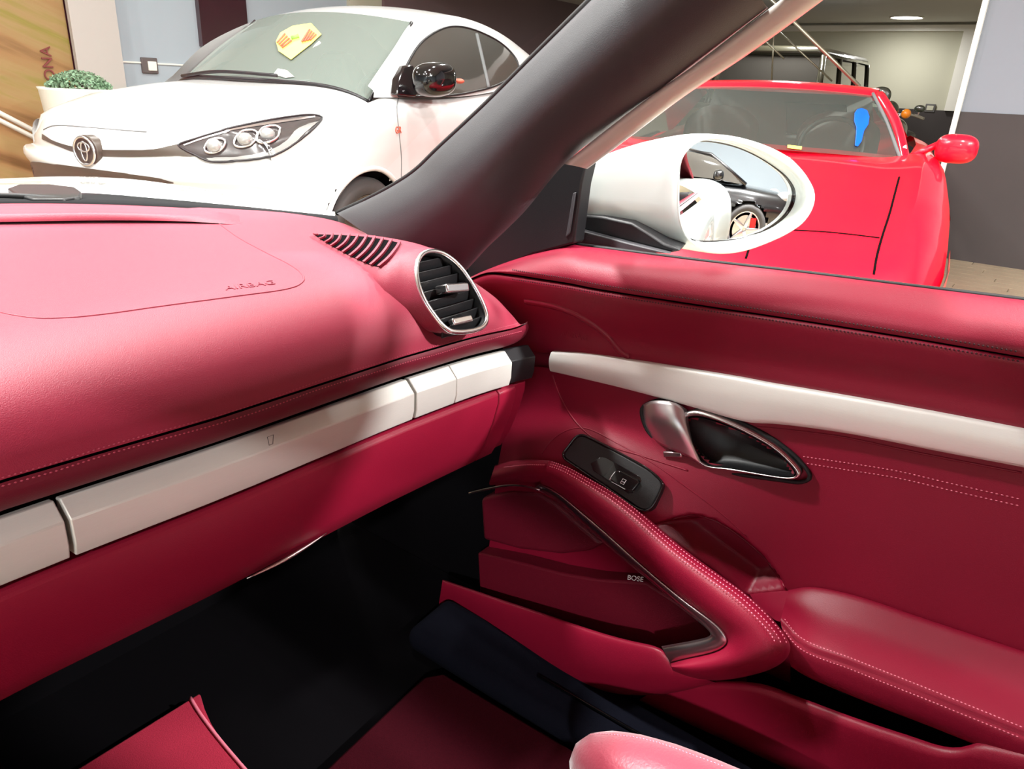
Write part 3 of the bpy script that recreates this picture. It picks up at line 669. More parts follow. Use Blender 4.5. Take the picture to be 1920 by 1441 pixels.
# door release: cavity, chrome surround, paddle
slab_pts = lambda L, X: [at(x, y, X=X) for x, y in L]
cavr = crom(slab_pts(CAVITY, .926), 90, True)
cv = [p+Vector((-.004, 0, 0)) for p in cavr]+[p+Vector((.028, 0, 0)) for p in cavr]
cc = sum(cavr, Vector())/90
rel = mesh('door_release', cv+[cc+Vector((.0275, 0, 0))], grid_faces(2, 90, 0, False, True)+[(90+j, 90+(j+1) % 90, 180) for j in range(90)], M['black'], door)
rel['label'] = 'chrome door release handle in black bowl'
outr = [(1281,775),(1302,768),(1335,776),(1400,804),(1462,842),(1503,888),(1496,897),(1470,897),(1400,886),(1345,878),(1318,872),(1300,855),(1284,825)]
oring = crom(slab_pts(outr, .922), 90, True)
def near_idx(P, q): return min(range(len(P)), key=lambda i: (P[i]-q).length)
k0 = near_idx(cavr, oring[0]); inn = [cavr[(k0+i) % 90] for i in range(90)]
if (inn[20]-oring[20]).length > (inn[-20]-oring[20]).length: inn = [inn[-i] for i in range(90)]
mesh('release_surround', [p+Vector((.014, 0, 0)) for p in oring]+oring+[a.lerp(b, .5)+Vector((-.006, 0, 0)) for a, b in zip(oring, inn)]+[p+Vector((-.001, 0, 0)) for p in inn]+[p+Vector((.012, 0, 0)) for p in inn], grid_faces(5, 90, 0, False, True), M['chrome'], rel, sub=1)
pr = [[(1206,762),(1214,792),(1226,818)], [(1225,751),(1238,790),(1250,834)], [(1262,754),(1272,795),(1288,852)], [(1285,768),(1292,812),(1318,872)]]
pdx = [.016, -.008, -.012, -.004]
pdl = [[at(x, y, X=.924+dx+(.006 if k != 1 else -.004)) for k, (x, y) in enumerate(c)] for c, dx in zip(pr, pdx)]
pdl = [[p+Vector((.03, 0, 0)) for p in pdl[0]]] + pdl
gP = loft_grid(pdl, 14, 16)
edge = [[p+Vector((.03, 0, 0)) for p in [r[0] for r in gP]], [r[0] for r in gP]]
mesh('release_paddle', [p for r in gP for p in r], grid_faces(16, 14), M['satin'], rel, solid=-.004)
oring2 = crom(slab_pts(RELEASE, .9335), 100, True)
tube('release_gasket', [p+Vector((-.002, 0, 0)) for p in oring2], .003, M['rubber'], rel, 8, True)
box('lock_plate', at(1262, 851, X=.921), .006, .03, .009, M['chrome_red'], rel, bevel=.002, M=Matrix.Rotation(math.radians(-18), 3, 'X'))
# mirror sail panel
slab('sail_panel', [at(x, y, X=.945) for x, y in ((1100,304),(1090,345),(1076,456),(1040,466),(1000,476),(940,500),(880,525),(870,470),(935,390),(1015,318),(1060,300))], (1, 0, 0), .03, M['black'], door, bevel=.003)
slab('sail_edge', [at(x, y, X=.942) for x, y in ((1074,362),(1079,360),(1068,436),(1060,446))], (1, 0, 0), .01, M['pillar'], door, bevel=.001)
# outer skin of the door
loft('outer_skin', [[Vector((.985, .75, .855)), Vector((.985, .2, .87)), Vector((.985, -.6, .89))], [Vector((1.03, .78, .80)), Vector((1.035, .2, .81)), Vector((1.03, -.6, .83))], [Vector((1.06, .78, .55)), Vector((1.07, .2, .55)), Vector((1.06, -.6, .58))], [Vector((1.0, .78, .25)), Vector((1.01, .2, .25)), Vector((1.0, -.6, .25))]], 30, 20, M['white_paint'], door)
# ------------------------------------------------------------------ door mirror
MP0 = at(1395, 362, X=1.13); MN = Vector((-.568, -.815, .04)).normalized()
GL = [(470,400),(525,310),(600,245),(700,222),(800,226),(1000,266),(1200,345),(1400,465),(1530,575),(1598,690),(1596,800),(1535,918),(1400,1032),(1200,1122),(1000,1168),(800,1186),(660,1182),(565,1142),(490,1050),(458,900),(452,650)]
GL = [(1180+x/5.053, 220+y/5.053) for x, y in GL]
OB = [(1299,267),(1275,292),(1267,325),(1264,360),(1264,395),(1270,425),(1282,446),(1300,462),(1322,472),(1358,476),(1398,470),(1437,456),(1477,437),(1507,415),(1523,389),(1526,362),(1512,331),(1487,301),(1447,277),(1398,260),(1358,253),(1325,254)]
gl = crom([at(x, y, pl=(MP0, MN)) for x, y in GL], 96, True); gc = sum(gl, Vector())/96
ob = crom([at(x, y, pl=(MP0+MN*.004, MN)) for x, y in OB], 96, True)
def align(A, B):
    k = near_idx(B, A[0]); C_ = [B[(k+i) % len(B)] for i in range(len(B))]
    if (C_[12]-A[12]).length > (C_[-12]-A[12]).length: C_ = [C_[-i] for i in range(len(B))]
    return C_
gl = align(ob, gl)
AX = Vector((-.10, 1, -.02)).normalized()
loops = [[p-MN*.012 for p in gl], gl, [a.lerp(b, .35)+MN*.010 for a, b in zip(gl, ob)], [a.lerp(b, .75)+MN*.009 for a, b in zip(gl, ob)], ob]
oc = sum(ob, Vector())/96
for d, s, sh in ((.03, 1.0, (0, 0, 0)), (.07, .94, (-.008, 0, -.002)), (.11, .85, (-.02, 0, -.005)), (.15, .73, (-.035, 0, -.009)), (.19, .56, (-.05, 0, -.013)), (.215, .36, (-.06, 0, -.016)), (.225, .02, (-.065, 0, -.017))):
    loops.append([oc+(p-oc)*s+AX*d+Vector(sh) for p in ob])
mg = [crom([l[j] for l in loops], 60) for j in range(96)]
mir = mesh('side_mirror', [mg[j][i] for i in range(60) for j in range(96)], grid_faces(60, 96, 0, False, True), M['white_paint'], door, keep='mirror')
mir['label'] = 'white door mirror shell with black foot'
# slightly convex glass
NR = 14; gv = [gc]; RC = 1.6
for k in range(1, NR+1):
    for p in gl: gv.append(gc+(p-gc)*(k/NR)*1.0)
gv = [p-MN*(.006+((p-gc).length**2)/(2*RC)) for p in gv]
gf = [(0, 1+j, 1+(j+1) % 96) for j in range(96)]
for k in range(NR-1):
    for j in range(96): gf.append((1+k*96+j, 1+(k+1)*96+j, 1+(k+1)*96+(j+1) % 96, 1+k*96+(j+1) % 96))
mesh('mirror_glass', gv, gf, M['mirror'], mir)
mesh('mirror_rim', *tube_data([p-MN*.008 for p in gl], .0022, 6, True), M['black_gloss'], mir)
slab('mirror_foot', [at(x, y, X=1.0) for x, y in ((1083,401),(1130,405),(1185,417),(1215,435),(1245,455),(1278,470),(1258,474),(1180,454),(1081,428))], (1, .3, 0), .07, M['black'], mir, bevel=.004)
slab('mirror_foot_base', [at(x, y, X=.985) for x, y in ((1081,430),(1180,456),(1258,476),(1170,470),(1077,457))], (1, .3, 0), .06, M['pillar'], mir, bevel=.002)
# ================================================================== body of the roadster around us
body = roadster
PLf = [(632,400),(647,393),(691,373),(735,350),(779,321),(822,280),(910,198),(997,111),(1100,9),(1180,-70),(1290,-180)]
PRt = [(840,545),(862,520),(890,490),(915,463),(948,432),(985,395),(1058,308),(1140,242),(1250,161),(1330,100),(1440,15)]
PXo = [.02, .018, .014, .01, .006, .002, 0, -.004, -.01, -.016, -.024]
def prow(t, X): return [at(a[0]+(b[0]-a[0])*t, a[1]+(b[1]-a[1])*t, X=X+o) for a, b, o in zip(PLf, PRt, PXo)]
loft('windscreen_pillar', [prow(0, .84), prow(0, .800), prow(.05, .786), prow(.25, .765), prow(.5, .765), prow(.75, .79), prow(.97, .835), prow(1, .86)], 70, 40, M['pillar'], body)
tube('windscreen_seal', [p+Vector((.004, .004, 0)) for p in crom(prow(0, .802), 60)], .0045, M['rubber'], body, 8)
FI = [(1510,-38),(1463,0),(1329,103),(1239,166),(1150,233),(1058,306)]
FO = [(1588,-38),(1539,0),(1391,107),(1284,177),(1190,247),(1098,316)]
loft('pillar_outer_edge', [[at(x, y, X=.835) for x, y in FI], [at(x+3, y+2, X=.828) for x, y in FI], [at((a+c)/2, (b+d)/2, X=.832) for (a, b), (c, d) in zip(FI, FO)], [at(x, y, X=.85) for x, y in FO], [at(x, y, X=.90) for x, y in FO]], 40, 16, M['frame_edge'], body)
# windscreen and header rail
bot = [p+Vector((0, .012, .004)) for p in back[:140]]; n_ = len(bot)
hd = [Vector((-.35, .50, 1.275)), Vector((.1, .50, 1.275)), Vector((.45, .46, 1.265)), Vector((.70, .38, 1.245)), Vector((.765, .36, 1.235))]
bot = crom([bot[0], bot[40], bot[80], bot[110], Vector((.785, .99, .874)), Vector((.815, .945, .876))], 60)
loft('windscreen', [bot, [a.lerp(b, .5)+Vector((0, .02, .02)) for a, b in zip(bot, crom(hd, 60))], crom(hd, 60)], 60, 20, M['winglass'], body)
tube('header_rail', crom([p+Vector((0, -.02, 0)) for p in hd], 24), .032, M['pillar'], body, 12)
tube('roof_rail', crom([Vector((.765, .37, 1.235)), Vector((.825, .25, 1.208)), Vector((.815, .05, 1.235)), Vector((.80, -.35, 1.235))], 30), .018, M['rubber'], body, 10)
# cowl, bonnet, wiper
cb = [(0,387),(200,387),(400,395),(560,406),(634,412)]; ct = [(0,363),(150,361),(300,372),(450,386),(625,404)]
cbp = [at(x, y, Z=.868) for x, y in cb]; ctp = [at(x, y, Z=.850) for x, y in ct]
ex = lambda L, d=.5: [L[0]+(L[0]-L[1]).normalized()*d]+L
loft('cowl', [ex([p+Vector((0, 0, -.03)) for p in cbp]), ex(cbp), ex([a.lerp(b, .5)+Vector((0, 0, .002)) for a, b in zip(cbp, ctp)]), ex(ctp)], 40, 8, M['cowl'], body)
hs = [at(x, y, Z=.80) for x, y in ((0,336),(120,332),(220,335),(350,351),(470,372),(560,387),(628,403))]
hn = [at(x, y, Z=.842) for x, y in ((0,365),(150,363),(250,369),(350,378),(450,388),(540,396),(628,406))]
loft('bonnet', [ex([p+Vector((0, 0, -.03)) for p in hn]), ex(hn), ex([a.lerp(b, .5)+Vector((0, 0, .006)) for a, b in zip(hn, hs)]), ex(hs), ex([p+Vector((.06, .3, -.09)) for p in hs]), ex([p+Vector((.05, .5, -.3)) for p in hs])], 50, 24, M['white_paint'], body)
wp = [(14,352),(35,345),(95,345),(140,350),(152,358),(150,368),(120,372),(60,372),(30,362)]

wip = slab('wiper_arm', [at(x, y, Z=.876) for x, y in wp], (0, 0, -1), .018, M['black'], body, bevel=.003, seg=2)
tube('wiper_blade', crom([at(-120, 372, Z=.872), at(0, 366, Z=.875), at(100, 372, Z=.872), at(150, 376, Z=.870)], 16), .005, M['rubber'], wip, 6)
for i in range(4):
    box('wiper_glint', at(62+i*22, 373.5, Z=.870), .012, .008, .004, M['print'], wip, bevel=.001)  # small white boxes standing in for glints on the wiper
# floor pan, firewall, tunnel, sill
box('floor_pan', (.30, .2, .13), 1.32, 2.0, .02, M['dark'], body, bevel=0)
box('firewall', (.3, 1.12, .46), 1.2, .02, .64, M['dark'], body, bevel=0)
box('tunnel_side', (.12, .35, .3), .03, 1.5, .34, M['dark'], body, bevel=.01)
box('centre_console', (.07, .15, .28), .20, 1.1, .29, M['dark'], body, bevel=.03, seg=3)  # unseen console, added to keep lamp light off the floor mat
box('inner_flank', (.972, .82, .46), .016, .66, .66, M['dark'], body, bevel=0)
slab('sill', [Vector((.745, .75, .185)), Vector((.745, -.6, .185)), Vector((.86, -.6, .195)), Vector((.86, .75, .195))], (0, 0, -1), .045, M['bluecarpet'], body, bevel=.02, seg=3)
tube('sill_strip', [Vector((.80, .5, .192)), Vector((.80, -.5, .196))], .003, M['black_gloss'], body, 6)
# rear flank (seen in the mirror)
def hw(y): return itp(y, [(-2.2, .80), (-1.9, .95), (-1.3, 1.13), (-.8, 1.06), (-.6, 1.03)])
def hz(y): return itp(y, [(-2.2, .80), (-1.9, .88), (-1.3, .93), (-.9, .93), (-.6, .91)])
ys = [-2.2+i*.1 for i in range(17)]
loft('rear_flank', [[Vector((.35, y, hz(y)+.03)) for y in ys], [Vector((.75, y, hz(y)+.04)) for y in ys], [Vector((hw(y)-.16, y, hz(y)+.02)) for y in ys], [Vector((hw(y)-.05, y, hz(y)-.05)) for y in ys], [Vector((hw(y), y, hz(y)-.22)) for y in ys], [Vector((hw(y)-.02, y, .35)) for y in ys]], 40, 30, M['white_paint'], body)
# raised bordeaux soft top
M['softtop'] = mat('bordeaux_canvas', srgb(140, 40, 50), .9, bump=.4, bscale=900)
STR = [(.47, 1.29, .62, 1.255, .62), (.1, 1.315, .63, 1.27, .64), (-.35, 1.305, .64, 1.25, .66), (-.62, 1.25, .66, 1.17, .69), (-.80, 1.19, .66, 1.06, .68), (-1.05, 1.09, .64, .965, .69), (-1.35, .97, .56, .955, .62)]
st_rows = []
for y, zc_, xm, ze, xe in STR:
    st_rows.append([Vector((.15-xe, y, ze)), Vector((.15-xm*.93, y, (ze+zc_)/2+.012)), Vector((.15-xm*.5, y, zc_-.005)), Vector((.15, y, zc_)), Vector((.15+xm*.5, y, zc_-.005)), Vector((.15+xm*.93, y, (ze+zc_)/2+.012)), Vector((.15+xe, y, ze))])
stp = loft('soft_top', st_rows, 33, 40, M['softtop'], body, solid=.012)
# ------------------------------------------------------------------ seat and mats
def blob(name, c, rx_, ry_, rz_, m, parent, e=2.6, nu=40, nv=24, rot=None):
    v = []; F = []
    sg = lambda a, p: math.copysign(abs(a)**p, a)
    for i in range(nv+1):
        th = -math.pi/2+math.pi*i/nv
        for j in range(nu):
            ph_ = 2*math.pi*j/nu; p = Vector((rx_*sg(math.cos(th), 2/e)*sg(math.cos(ph_), 2/e), ry_*sg(math.cos(th), 2/e)*sg(math.sin(ph_), 2/e), rz_*sg(math.sin(th), 2/e)))
            if rot is not None: p = rot @ p
            v.append(p+Vector(c))
    return mesh(name, v, grid_faces(nv+1, nu, 0, False, True), m, parent, keep=name)
seat = blob('seat_cushion', (.47, -.06, .27), .22, .36, .085, M['seat'], body)
blob('bolster', (.637, -.035, .283), .075, .37, .10, M['seat'], seat, e=2.3)
stitch_row('stitching', BV['bolster'], [(1060,1400),(1085,1384),(1120,1376),(1169,1379),(1223,1389),(1307,1418),(1360,1438)], M['thread'], seat, samples=50)
blob('backrest', (.50, -.52, .62), .26, .10, .42, M['seat'], seat, rot=Matrix.Rotation(math.radians(14), 3, 'X'))
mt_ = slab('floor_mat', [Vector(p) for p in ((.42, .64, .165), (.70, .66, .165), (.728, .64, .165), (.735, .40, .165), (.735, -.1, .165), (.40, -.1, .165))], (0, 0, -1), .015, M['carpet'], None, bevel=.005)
tag(mt_, 'bordeaux floor mat, coloured dark for shade, in front of the seat', 'floor mat')
fc = empty('lit_carpet_patch', (.3, .8, .15), 0, 'lit patch of bordeaux carpet with bound edge under the glove box', 'carpet')
FM = [(60,1560),(75,1482),(160,1430),(375,1297),(383,1325),(395,1352),(420,1392),(462,1441),(560,1560)]  # outline of the lit patch, cut off by the dashboard's shadow
slab('carpet_pile', [at(x, y, Z=.168) for x, y in FM], (0, 0, -1), .016, M['carpet_lit'], fc, bevel=.004)
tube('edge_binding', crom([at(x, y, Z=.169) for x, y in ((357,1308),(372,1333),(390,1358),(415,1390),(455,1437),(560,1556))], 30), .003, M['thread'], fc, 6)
# ================================================================== cars standing around
class Frame:
    """local axes of a parked car: u forward, v to its left, z up; origin on the floor under its nose"""
    def __init__(s, ox, oy, h):
        s.o = Vector((ox, oy, 0)); s.h = h; s.u = Vector((math.cos(h), math.sin(h), 0)); s.v = Vector((-math.sin(h), math.cos(h), 0))
    def W(s, u, v, z): return s.o+s.u*u+s.v*v+Vector((0, 0, z))
    def L(s, p): d = p-s.o; return (d.dot(s.u), d.dot(s.v), d.z)
    def pl(s, x, y, u=None, v=None, z=None):
        if u is not None: return at(x, y, pl=(s.W(u, 0, 0), s.u))
        if v is not None: return at(x, y, pl=(s.W(0, v, 0), s.v))
        return at(x, y, Z=z)
    def side(s, x, y, v0, z0, k):           # plane v = v0 - k (z - z0)
        n = (s.v+Vector((0, 0, k))).normalized(); return at(x, y, pl=(s.W(0, v0, z0), n))
def bvh_of(objs):
    v = []; F = []
    for o in objs:
        b = len(v); mw = o.matrix_world
        v += [o.matrix_world @ q.co for q in o.data.vertices]; F += [tuple(i+b for i in p.vertices) for p in o.data.polygons]
    return BVHTree.FromPolygons([tuple(q) for q in v], F)
def patch(name, bvh, top, botm, mat_, parent, off=.004, nu=40, nv=6, thick=0):
    A = crom([Vector((x, y, 0)) for x, y in top], nu); B = crom([Vector((x, y, 0)) for x, y in botm], nu); v = []; last = None
    for i in range(nv):
        for j in range(nu):
            p = A[j].lerp(B[j], i/(nv-1)); mid_ = A[nu//2].lerp(B[nu//2], .5)
            for k_ in range(30):
                p2 = p.lerp(mid_, k_/60); q, n = hit(bvh, p2.x, p2.y, off)
                if q is not None: break
            if q is None: q = last
            v.append(q); last = q
    return mesh(name, v, grid_faces(nv, nu), mat_, parent)
def wheel(name, F, u, v, z, R, wdt, mrim, parent, side=1, spokes=10, caliper=None, rimr=.72):
    c = F.W(u, v, z); ax = F.v*side; e1 = F.u; e2 = Vector((0, 0, 1)); N = 48
    prof = [(R*rimr, -.5), (R*.93, -.5), (R, -.36), (R, .36), (R*.94, .5), (R*(rimr+.02), .5), (R*rimr, .42), (R*rimr, -.5)]
    vv = []
    for (r, t) in prof:
        for j in range(N):
            a = 2*math.pi*j/N; vv.append(c+ax*(t*wdt)+(e1*math.cos(a)+e2*math.sin(a))*r)
    w_ = mesh(name, vv, grid_faces(len(prof), N, 0, False, True), M['tyre'], parent)
    prof = [(R*rimr, .46), (R*rimr*.95, .44), (R*rimr*.92, .25), (R*rimr*.92, -.45)]; vv = []
    for (r, t) in prof:
        for j in range(N):
            a = 2*math.pi*j/N; vv.append(c+ax*(t*wdt)+(e1*math.cos(a)+e2*math.sin(a))*r)
    mesh('rim', vv, grid_faces(4, N, 0, False, True), mrim, w_)
    for k in range(spokes):
        a = 2*math.pi*k/spokes; d = e1*math.cos(a)+e2*math.sin(a); t = e2*math.cos(a)-e1*math.sin(a)
        r0, r1 = R*.08, R*rimr*.96; q = []
        for r, hw_, dep in ((r0, .028, .30), (r1, .018, .40)):
            for sg, dd in ((-1, 0), (1, 0), (1, -.10), (-1, -.10)): q.append(c+d*r+t*sg*hw_*(R/.31)+ax*((dep+dd)*wdt))
        mesh('spoke', q, [(0, 1, 2, 3), (7, 6, 5, 4), (0, 4, 5, 1), (1, 5, 6, 2), (2, 6, 7, 3), (3, 7, 4, 0)], mrim, w_, bevel=.004)
    disc = [c+ax*(.05*wdt)]+[c+ax*(.05*wdt)+(e1*math.cos(2*math.pi*j/N)+e2*math.sin(2*math.pi*j/N))*R*.55 for j in range(N)]
    mesh('brake_disc', disc, [(0, 1+j, 1+(j+1) % N) for j in range(N)], M['chrome'], w_)
    dk = [c-ax*(.2*wdt)]+[c-ax*(.2*wdt)+(e1*math.cos(2*math.pi*j/N)+e2*math.sin(2*math.pi*j/N))*R*rimr for j in range(N)]
    mesh('wheel_back', dk, [(0, 1+j, 1+(j+1) % N) for j in range(N)], M['dark'], w_)
    if caliper: box('brake_caliper', c+ax*(.14*wdt)+(e1*.75+e2*.5)*R*.5, .09, .05, .13, caliper, w_, bevel=.012, M=Matrix.Rotation(F.h, 3, 'Z'))
    return w_
M['tyre'] = mat('tyre_rubber', srgb(58, 56, 55), .7)
M['car_white'] = mat('white_car_paint', srgb(196, 196, 194), .35, coat=.8)
M['carglass'] = glass('car_windscreen_glass', (.62, .70, .66, 1), .95, 1.6)
_nt = M['carglass'].node_tree; _out = [n for n in _nt.nodes if n.type == 'OUTPUT_MATERIAL'][0]; _old = _out.inputs[0].links[0].from_socket
_df = _nt.nodes.new('ShaderNodeBsdfDiffuse'); _df.inputs[0].default_value = srgb(150, 162, 154); _mx = _nt.nodes.new('ShaderNodeMixShader'); _mx.inputs[0].default_value = .36  # diffuse grey-green veil paints in the reflected brightness of ceiling and walls
_nt.links.new(_old, _mx.inputs[1]); _nt.links.new(_df.outputs[0], _mx.inputs[2]); _nt.links.new(_mx.outputs[0], _out.inputs[0])
M['carglass2'] = M['carglass'].copy(); M['carglass2'].name = 'red_car_glass'
for _n in M['carglass2'].node_tree.nodes:
    if _n.type == 'MIX_SHADER' and not _n.inputs[0].is_linked: _n.inputs[0].default_value = .09  # thinner painted reflection veil for the red car
M['darkglass'] = mat('tinted_side_glass', srgb(58, 56, 52), .06, coat=.6)
M['lampglass'] = mat('headlight_lens', srgb(150, 150, 148), .08, coat=1, metal=.3)
M['lampdark'] = mat('headlight_housing', srgb(52, 50, 50), .2, coat=1)
M['grille'] = mat('dark_grille', srgb(62, 56, 48), .4)
M['interior'] = mat('grey_cabin_trim', srgb(96, 98, 98), .8)
M['rim_grey'] = mat('grey_alloy', srgb(120, 112, 105), .3, .9)
M['rim_silver'] = mat('silver_alloy', srgb(205, 205, 208), .25, .9)
M['caliper'] = mat('red_caliper', srgb(200, 24, 24), .4)
M['yellow'] = mat('yellow_card', srgb(236, 226, 96), .6); M['redprint'] = mat('red_print', srgb(190, 90, 70), .6); M['greenprint'] = mat('green_print', srgb(120, 160, 80), .6)
M['orange'] = mat('amber_lens', srgb(235, 140, 30), .2, coat=1)
# ------------------------------------------------------------------ white hatchback
WF = Frame(1.64, 3.679, -2.962)
hatch = empty('white_hatchback', WF.W(-2, 0, 0), WF.h, 'white hatchback with black mirror and dark side windows seen through the windscreen', 'car')
def ufr(v): return -.03-.28*(abs(v)/.85)**2.2
VS = [-.85+.85*2*i/40 for i in range(41)]
def zc(u): return itp(-u, [(0, .80), (.06, .82), (.15, .855), (.3, .915), (.5, .975), (.8, 1.02), (1.15, 1.055), (1.3, 1.06)])
def zh(u, v): return zc(u)-.12*(abs(v)/.80)**5*min(1, .35-u*2)
rows_ = []
for t in [i/16 for i in range(17)]:
    r = []
    for v in VS:
        u0 = ufr(v)-.05; u1 = -1.02-.17*(v/.8)**2; u = u0+(u1-u0)*t; r.append(WF.W(u, v*(1 if t > .1 else .985), zh(u, v)-(.012 if t == 0 else 0)))
    rows_.append(r)
hood = mesh('bonnet', [p for r in rows_ for p in r], grid_faces(17, 41), M['car_white'], hatch)
def fascia(off, z, dz=0): return [WF.W(ufr(v)+off+(.008 if z < .67 else 0), v*(1.08 if z < .67 else 1.0), z+.10*0-(abs(v)/.85)**2.5*dz) for v in VS]
fr = [[WF.W(ufr(v)-.05, v*.985, zh(ufr(v)-.05, v)-.012) for v in VS], fascia(-.018, .775, .03), fascia(-.004, .745, .02), fascia(0, .70, .01), fascia(.018, .665), fascia(.022, .635), fascia(.0, .60), fascia(-.01, .50), fascia(.0, .38), fascia(.01, .30), fascia(-.03, .20)]
front = loft('front_bumper', fr, 41, 30, M['car_white'], hatch)
US = [-.30-3.6*i/80 for i in range(81)]
def crest(u): return itp(-u, [(.3, .815), (.45, .85), (.77, .905), (1.0, .955), (1.2, 1.0), (1.86, 1.012), (2.5, 1.07), (3.2, 1.12), (3.95, 1.10)])
def wid(u): return itp(-u, [(.3, .85), (.5, .885), (.9, .905), (1.3, .885), (1.8, .875), (2.6, .89), (3.2, .90), (3.7, .84), (3.9, .74)])
def flank(sg):
    rr = []
    for dv, zt in ((-.10, 1.0), (-.045, .985), (-.012, .93), (0, .80), (-.006, .68), (-.004, .5), (-.02, .32), (-.05, .20)):
        rr.append([WF.W(u, sg*(wid(u)+dv+(.025*math.exp(-((u+.92)/.33)**2) if .5 < zt < .95 else 0)), (crest(u)*zt if zt > .6 else zt*.95)) for u in US])
    g = loft_grid(rr, 81, 40); fl = [p for r in g for p in r]; fc_ = []
    for f in grid_faces(40, 81, 0, sg < 0):
        c = sum((fl[i] for i in f), Vector())/4; a, b, z = WF.L(c)
        if math.hypot(a+.92, z-.30) < .36 or math.hypot(a+3.45, z-.31) < .36: continue
        fc_.append(f)
    return mesh('side_body', fl, fc_, M['car_white'], hatch)
fl = flank(1); flank(-1)
for u0 in (-.92, -3.45):
    arc = [WF.W(u0+.362*math.cos(a), wid(u0)+.018-.02*abs(math.cos(a)), .30+.362*math.sin(a)) for a in [math.pi*(-.06+1.12*i/40) for i in range(41)]]
    tube('wheel_arch', arc, .014, M['car_white'], hatch, 8)
    ww = []
    for dv in (.02, -.28):
        ww.append([WF.W(u0+.36*math.cos(a), wid(u0)+dv, .30+.36*math.sin(a)) for a in [math.pi*(-.06+1.12*i/40) for i in range(41)]])
    loft('wheel_well', ww, 41, 2, M['dark'], hatch)
    wheel('wheel', WF, u0, .80, .30, .315, .21, M['rim_grey'], hatch, 1, 10, M['caliper'])
# greenhouse
def gs(x, y): return WF.side(x, y, .86, 1.0, .60)
ROOF = [(775,33),(800,28),(830,27),(860,32),(900,44),(940,63),(975,88),(992,103)]
DLOT = [(748,158),(765,118),(787,84),(812,64),(838,53),(868,53),(905,65),(942,86),(966,112),(972,128)]
DLOB = [(745,180),(765,182),(790,182),(815,182),(840,180),(865,177),(890,172),(915,166),(940,156),(965,140)]
pil_b = [WF.W(-1.12, .80, 1.0), WF.W(-1.4, .842, 1.005), WF.W(-2.0, .85, 1.02), WF.W(-2.6, .86, 1.075), WF.W(-3.2, .84, 1.12), WF.W(-3.6, .80, 1.12)]
rail_ = [WF.W(-1.16, .735, 1.055), gs(735, 95), gs(772, 42), gs(800, 31), gs(835, 28), gs(870, 34), gs(910, 48), gs(950, 70), gs(985, 97)]
rail_ = rail_+[rail_[-1]+WF.u*-.15+Vector((0, 0, -.04))]
pil_b = pil_b+[WF.W(-3.85, .72, 1.10)]
sidef = loft('side_frame', [pil_b, [a.lerp(b, .5)+WF.v*.02 for a, b in zip(crom(pil_b, 60), crom(rail_, 60))], rail_], 60, 20, M['car_white'], hatch)
def flipv(p): a, b, z = WF.L(p); return WF.W(a, -b, z)
loft('side_frame', [[flipv(p) for p in pil_b], [flipv(p) for p in rail_]], 60, 8, M['car_white'], hatch, cross='l')
rr_ = crom(rail_[2:], 40); cen = []
rf = []
for k in range(11):
    t = k/10; r = []
    for p in rr_:
        a, b, z = WF.L(p); vv_ = b-(2*b)*t; r.append(WF.W(a+.10*(1-(2*t-1)**2)*max(0, 1-(-a-1.6)*.5), vv_, z+.045*(1-(2*t-1)**2)))
    rf.append(r)
roof = loft('roof', rf, 40, 21, M['car_white'], hatch)
# windscreen, cabin
wb = [WF.W(-1.02-.17*(v/.8)**2+.01, v, zh(-1.1, v)+.004) for v in [-.74+1.48*i/24 for i in range(25)]]
wt = [rf_[0] for rf_ in rf][::-1]
wt = crom(wt, 25); 
ws = loft('windscreen', [wb, [a.lerp(b, .5)+Vector((0, 0, .015))+WF.u*.02 for a, b in zip(wb, wt)], wt], 25, 12, M['carglass'], hatch)
tube('windscreen_trim', [p+Vector((0, 0, .002)) for p in crom(wb, 40)], .012, M['black'], hatch, 6)
tube('windscreen_trim', crom([wb[-1], wt[-1].lerp(wb[-1], .5)+WF.v*.005, wt[-1]], 20), .010, M['black'], hatch, 6)
tube('windscreen_trim', crom([wb[0], wt[0]], 10), .010, M['black'], hatch, 6)
slab('cabin_shelf', [WF.W(-1.05, -.68, .99), WF.W(-1.05, .68, .99), WF.W(-1.7, .68, .96), WF.W(-1.7, -.68, .96)], (0, 0, -1), .2, M['interior'], hatch, bevel=.03)
for v in (-.36, .36):
    slab('front_seat', [WF.W(-2.05, v-.24, .5), WF.W(-2.05, v+.24, .5), WF.W(-2.2, v+.22, 1.10), WF.W(-2.2, v+.10, 1.26), WF.W(-2.2, v-.10, 1.26), WF.W(-2.2, v-.22, 1.10)], -WF.u, .14, M['interior'], hatch, bevel=.05, seg=3)
swc = WF.W(-1.75, .36, .98); tube('steering_wheel', [swc+WF.v*.17*math.cos(a)+(Vector((0, 0, .93))-WF.u*.36)*.17*math.sin(a) for a in [2*math.pi*i/28 for i in range(28)]], .016, M['black'], hatch, 8, True)
slab('rear_bulkhead', [WF.W(-3.4, -.7, .3), WF.W(-3.4, .7, .3), WF.W(-3.4, .6, 1.3), WF.W(-3.4, -.6, 1.3)], -WF.u, .05, M['interior'], hatch, bevel=0)
slab('cabin_floor', [WF.W(-.9, -.7, .32), WF.W(-.9, .7, .32), WF.W(-3.6, .7, .32), WF.W(-3.6, -.7, .32)], (0, 0, -1), .1, M['dark'], hatch, bevel=0)
tlg = loft('tailgate', [[WF.W(-3.80, v, 1.12) for v in (-.72, -.3, .3, .72)], [WF.W(-3.96, v, .95) for v in (-.8, -.3, .3, .8)], [WF.W(-3.98, v, .5) for v in (-.8, -.3, .3, .8)], [WF.W(-3.9, v, .25) for v in (-.7, -.3, .3, .7)]], 20, 12, M['car_white'], hatch)
sb = bvh_of([sidef])
patch('side_window', sb, DLOT, DLOB, M['darkglass'], hatch, .006, 50, 12)
sb2 = sb
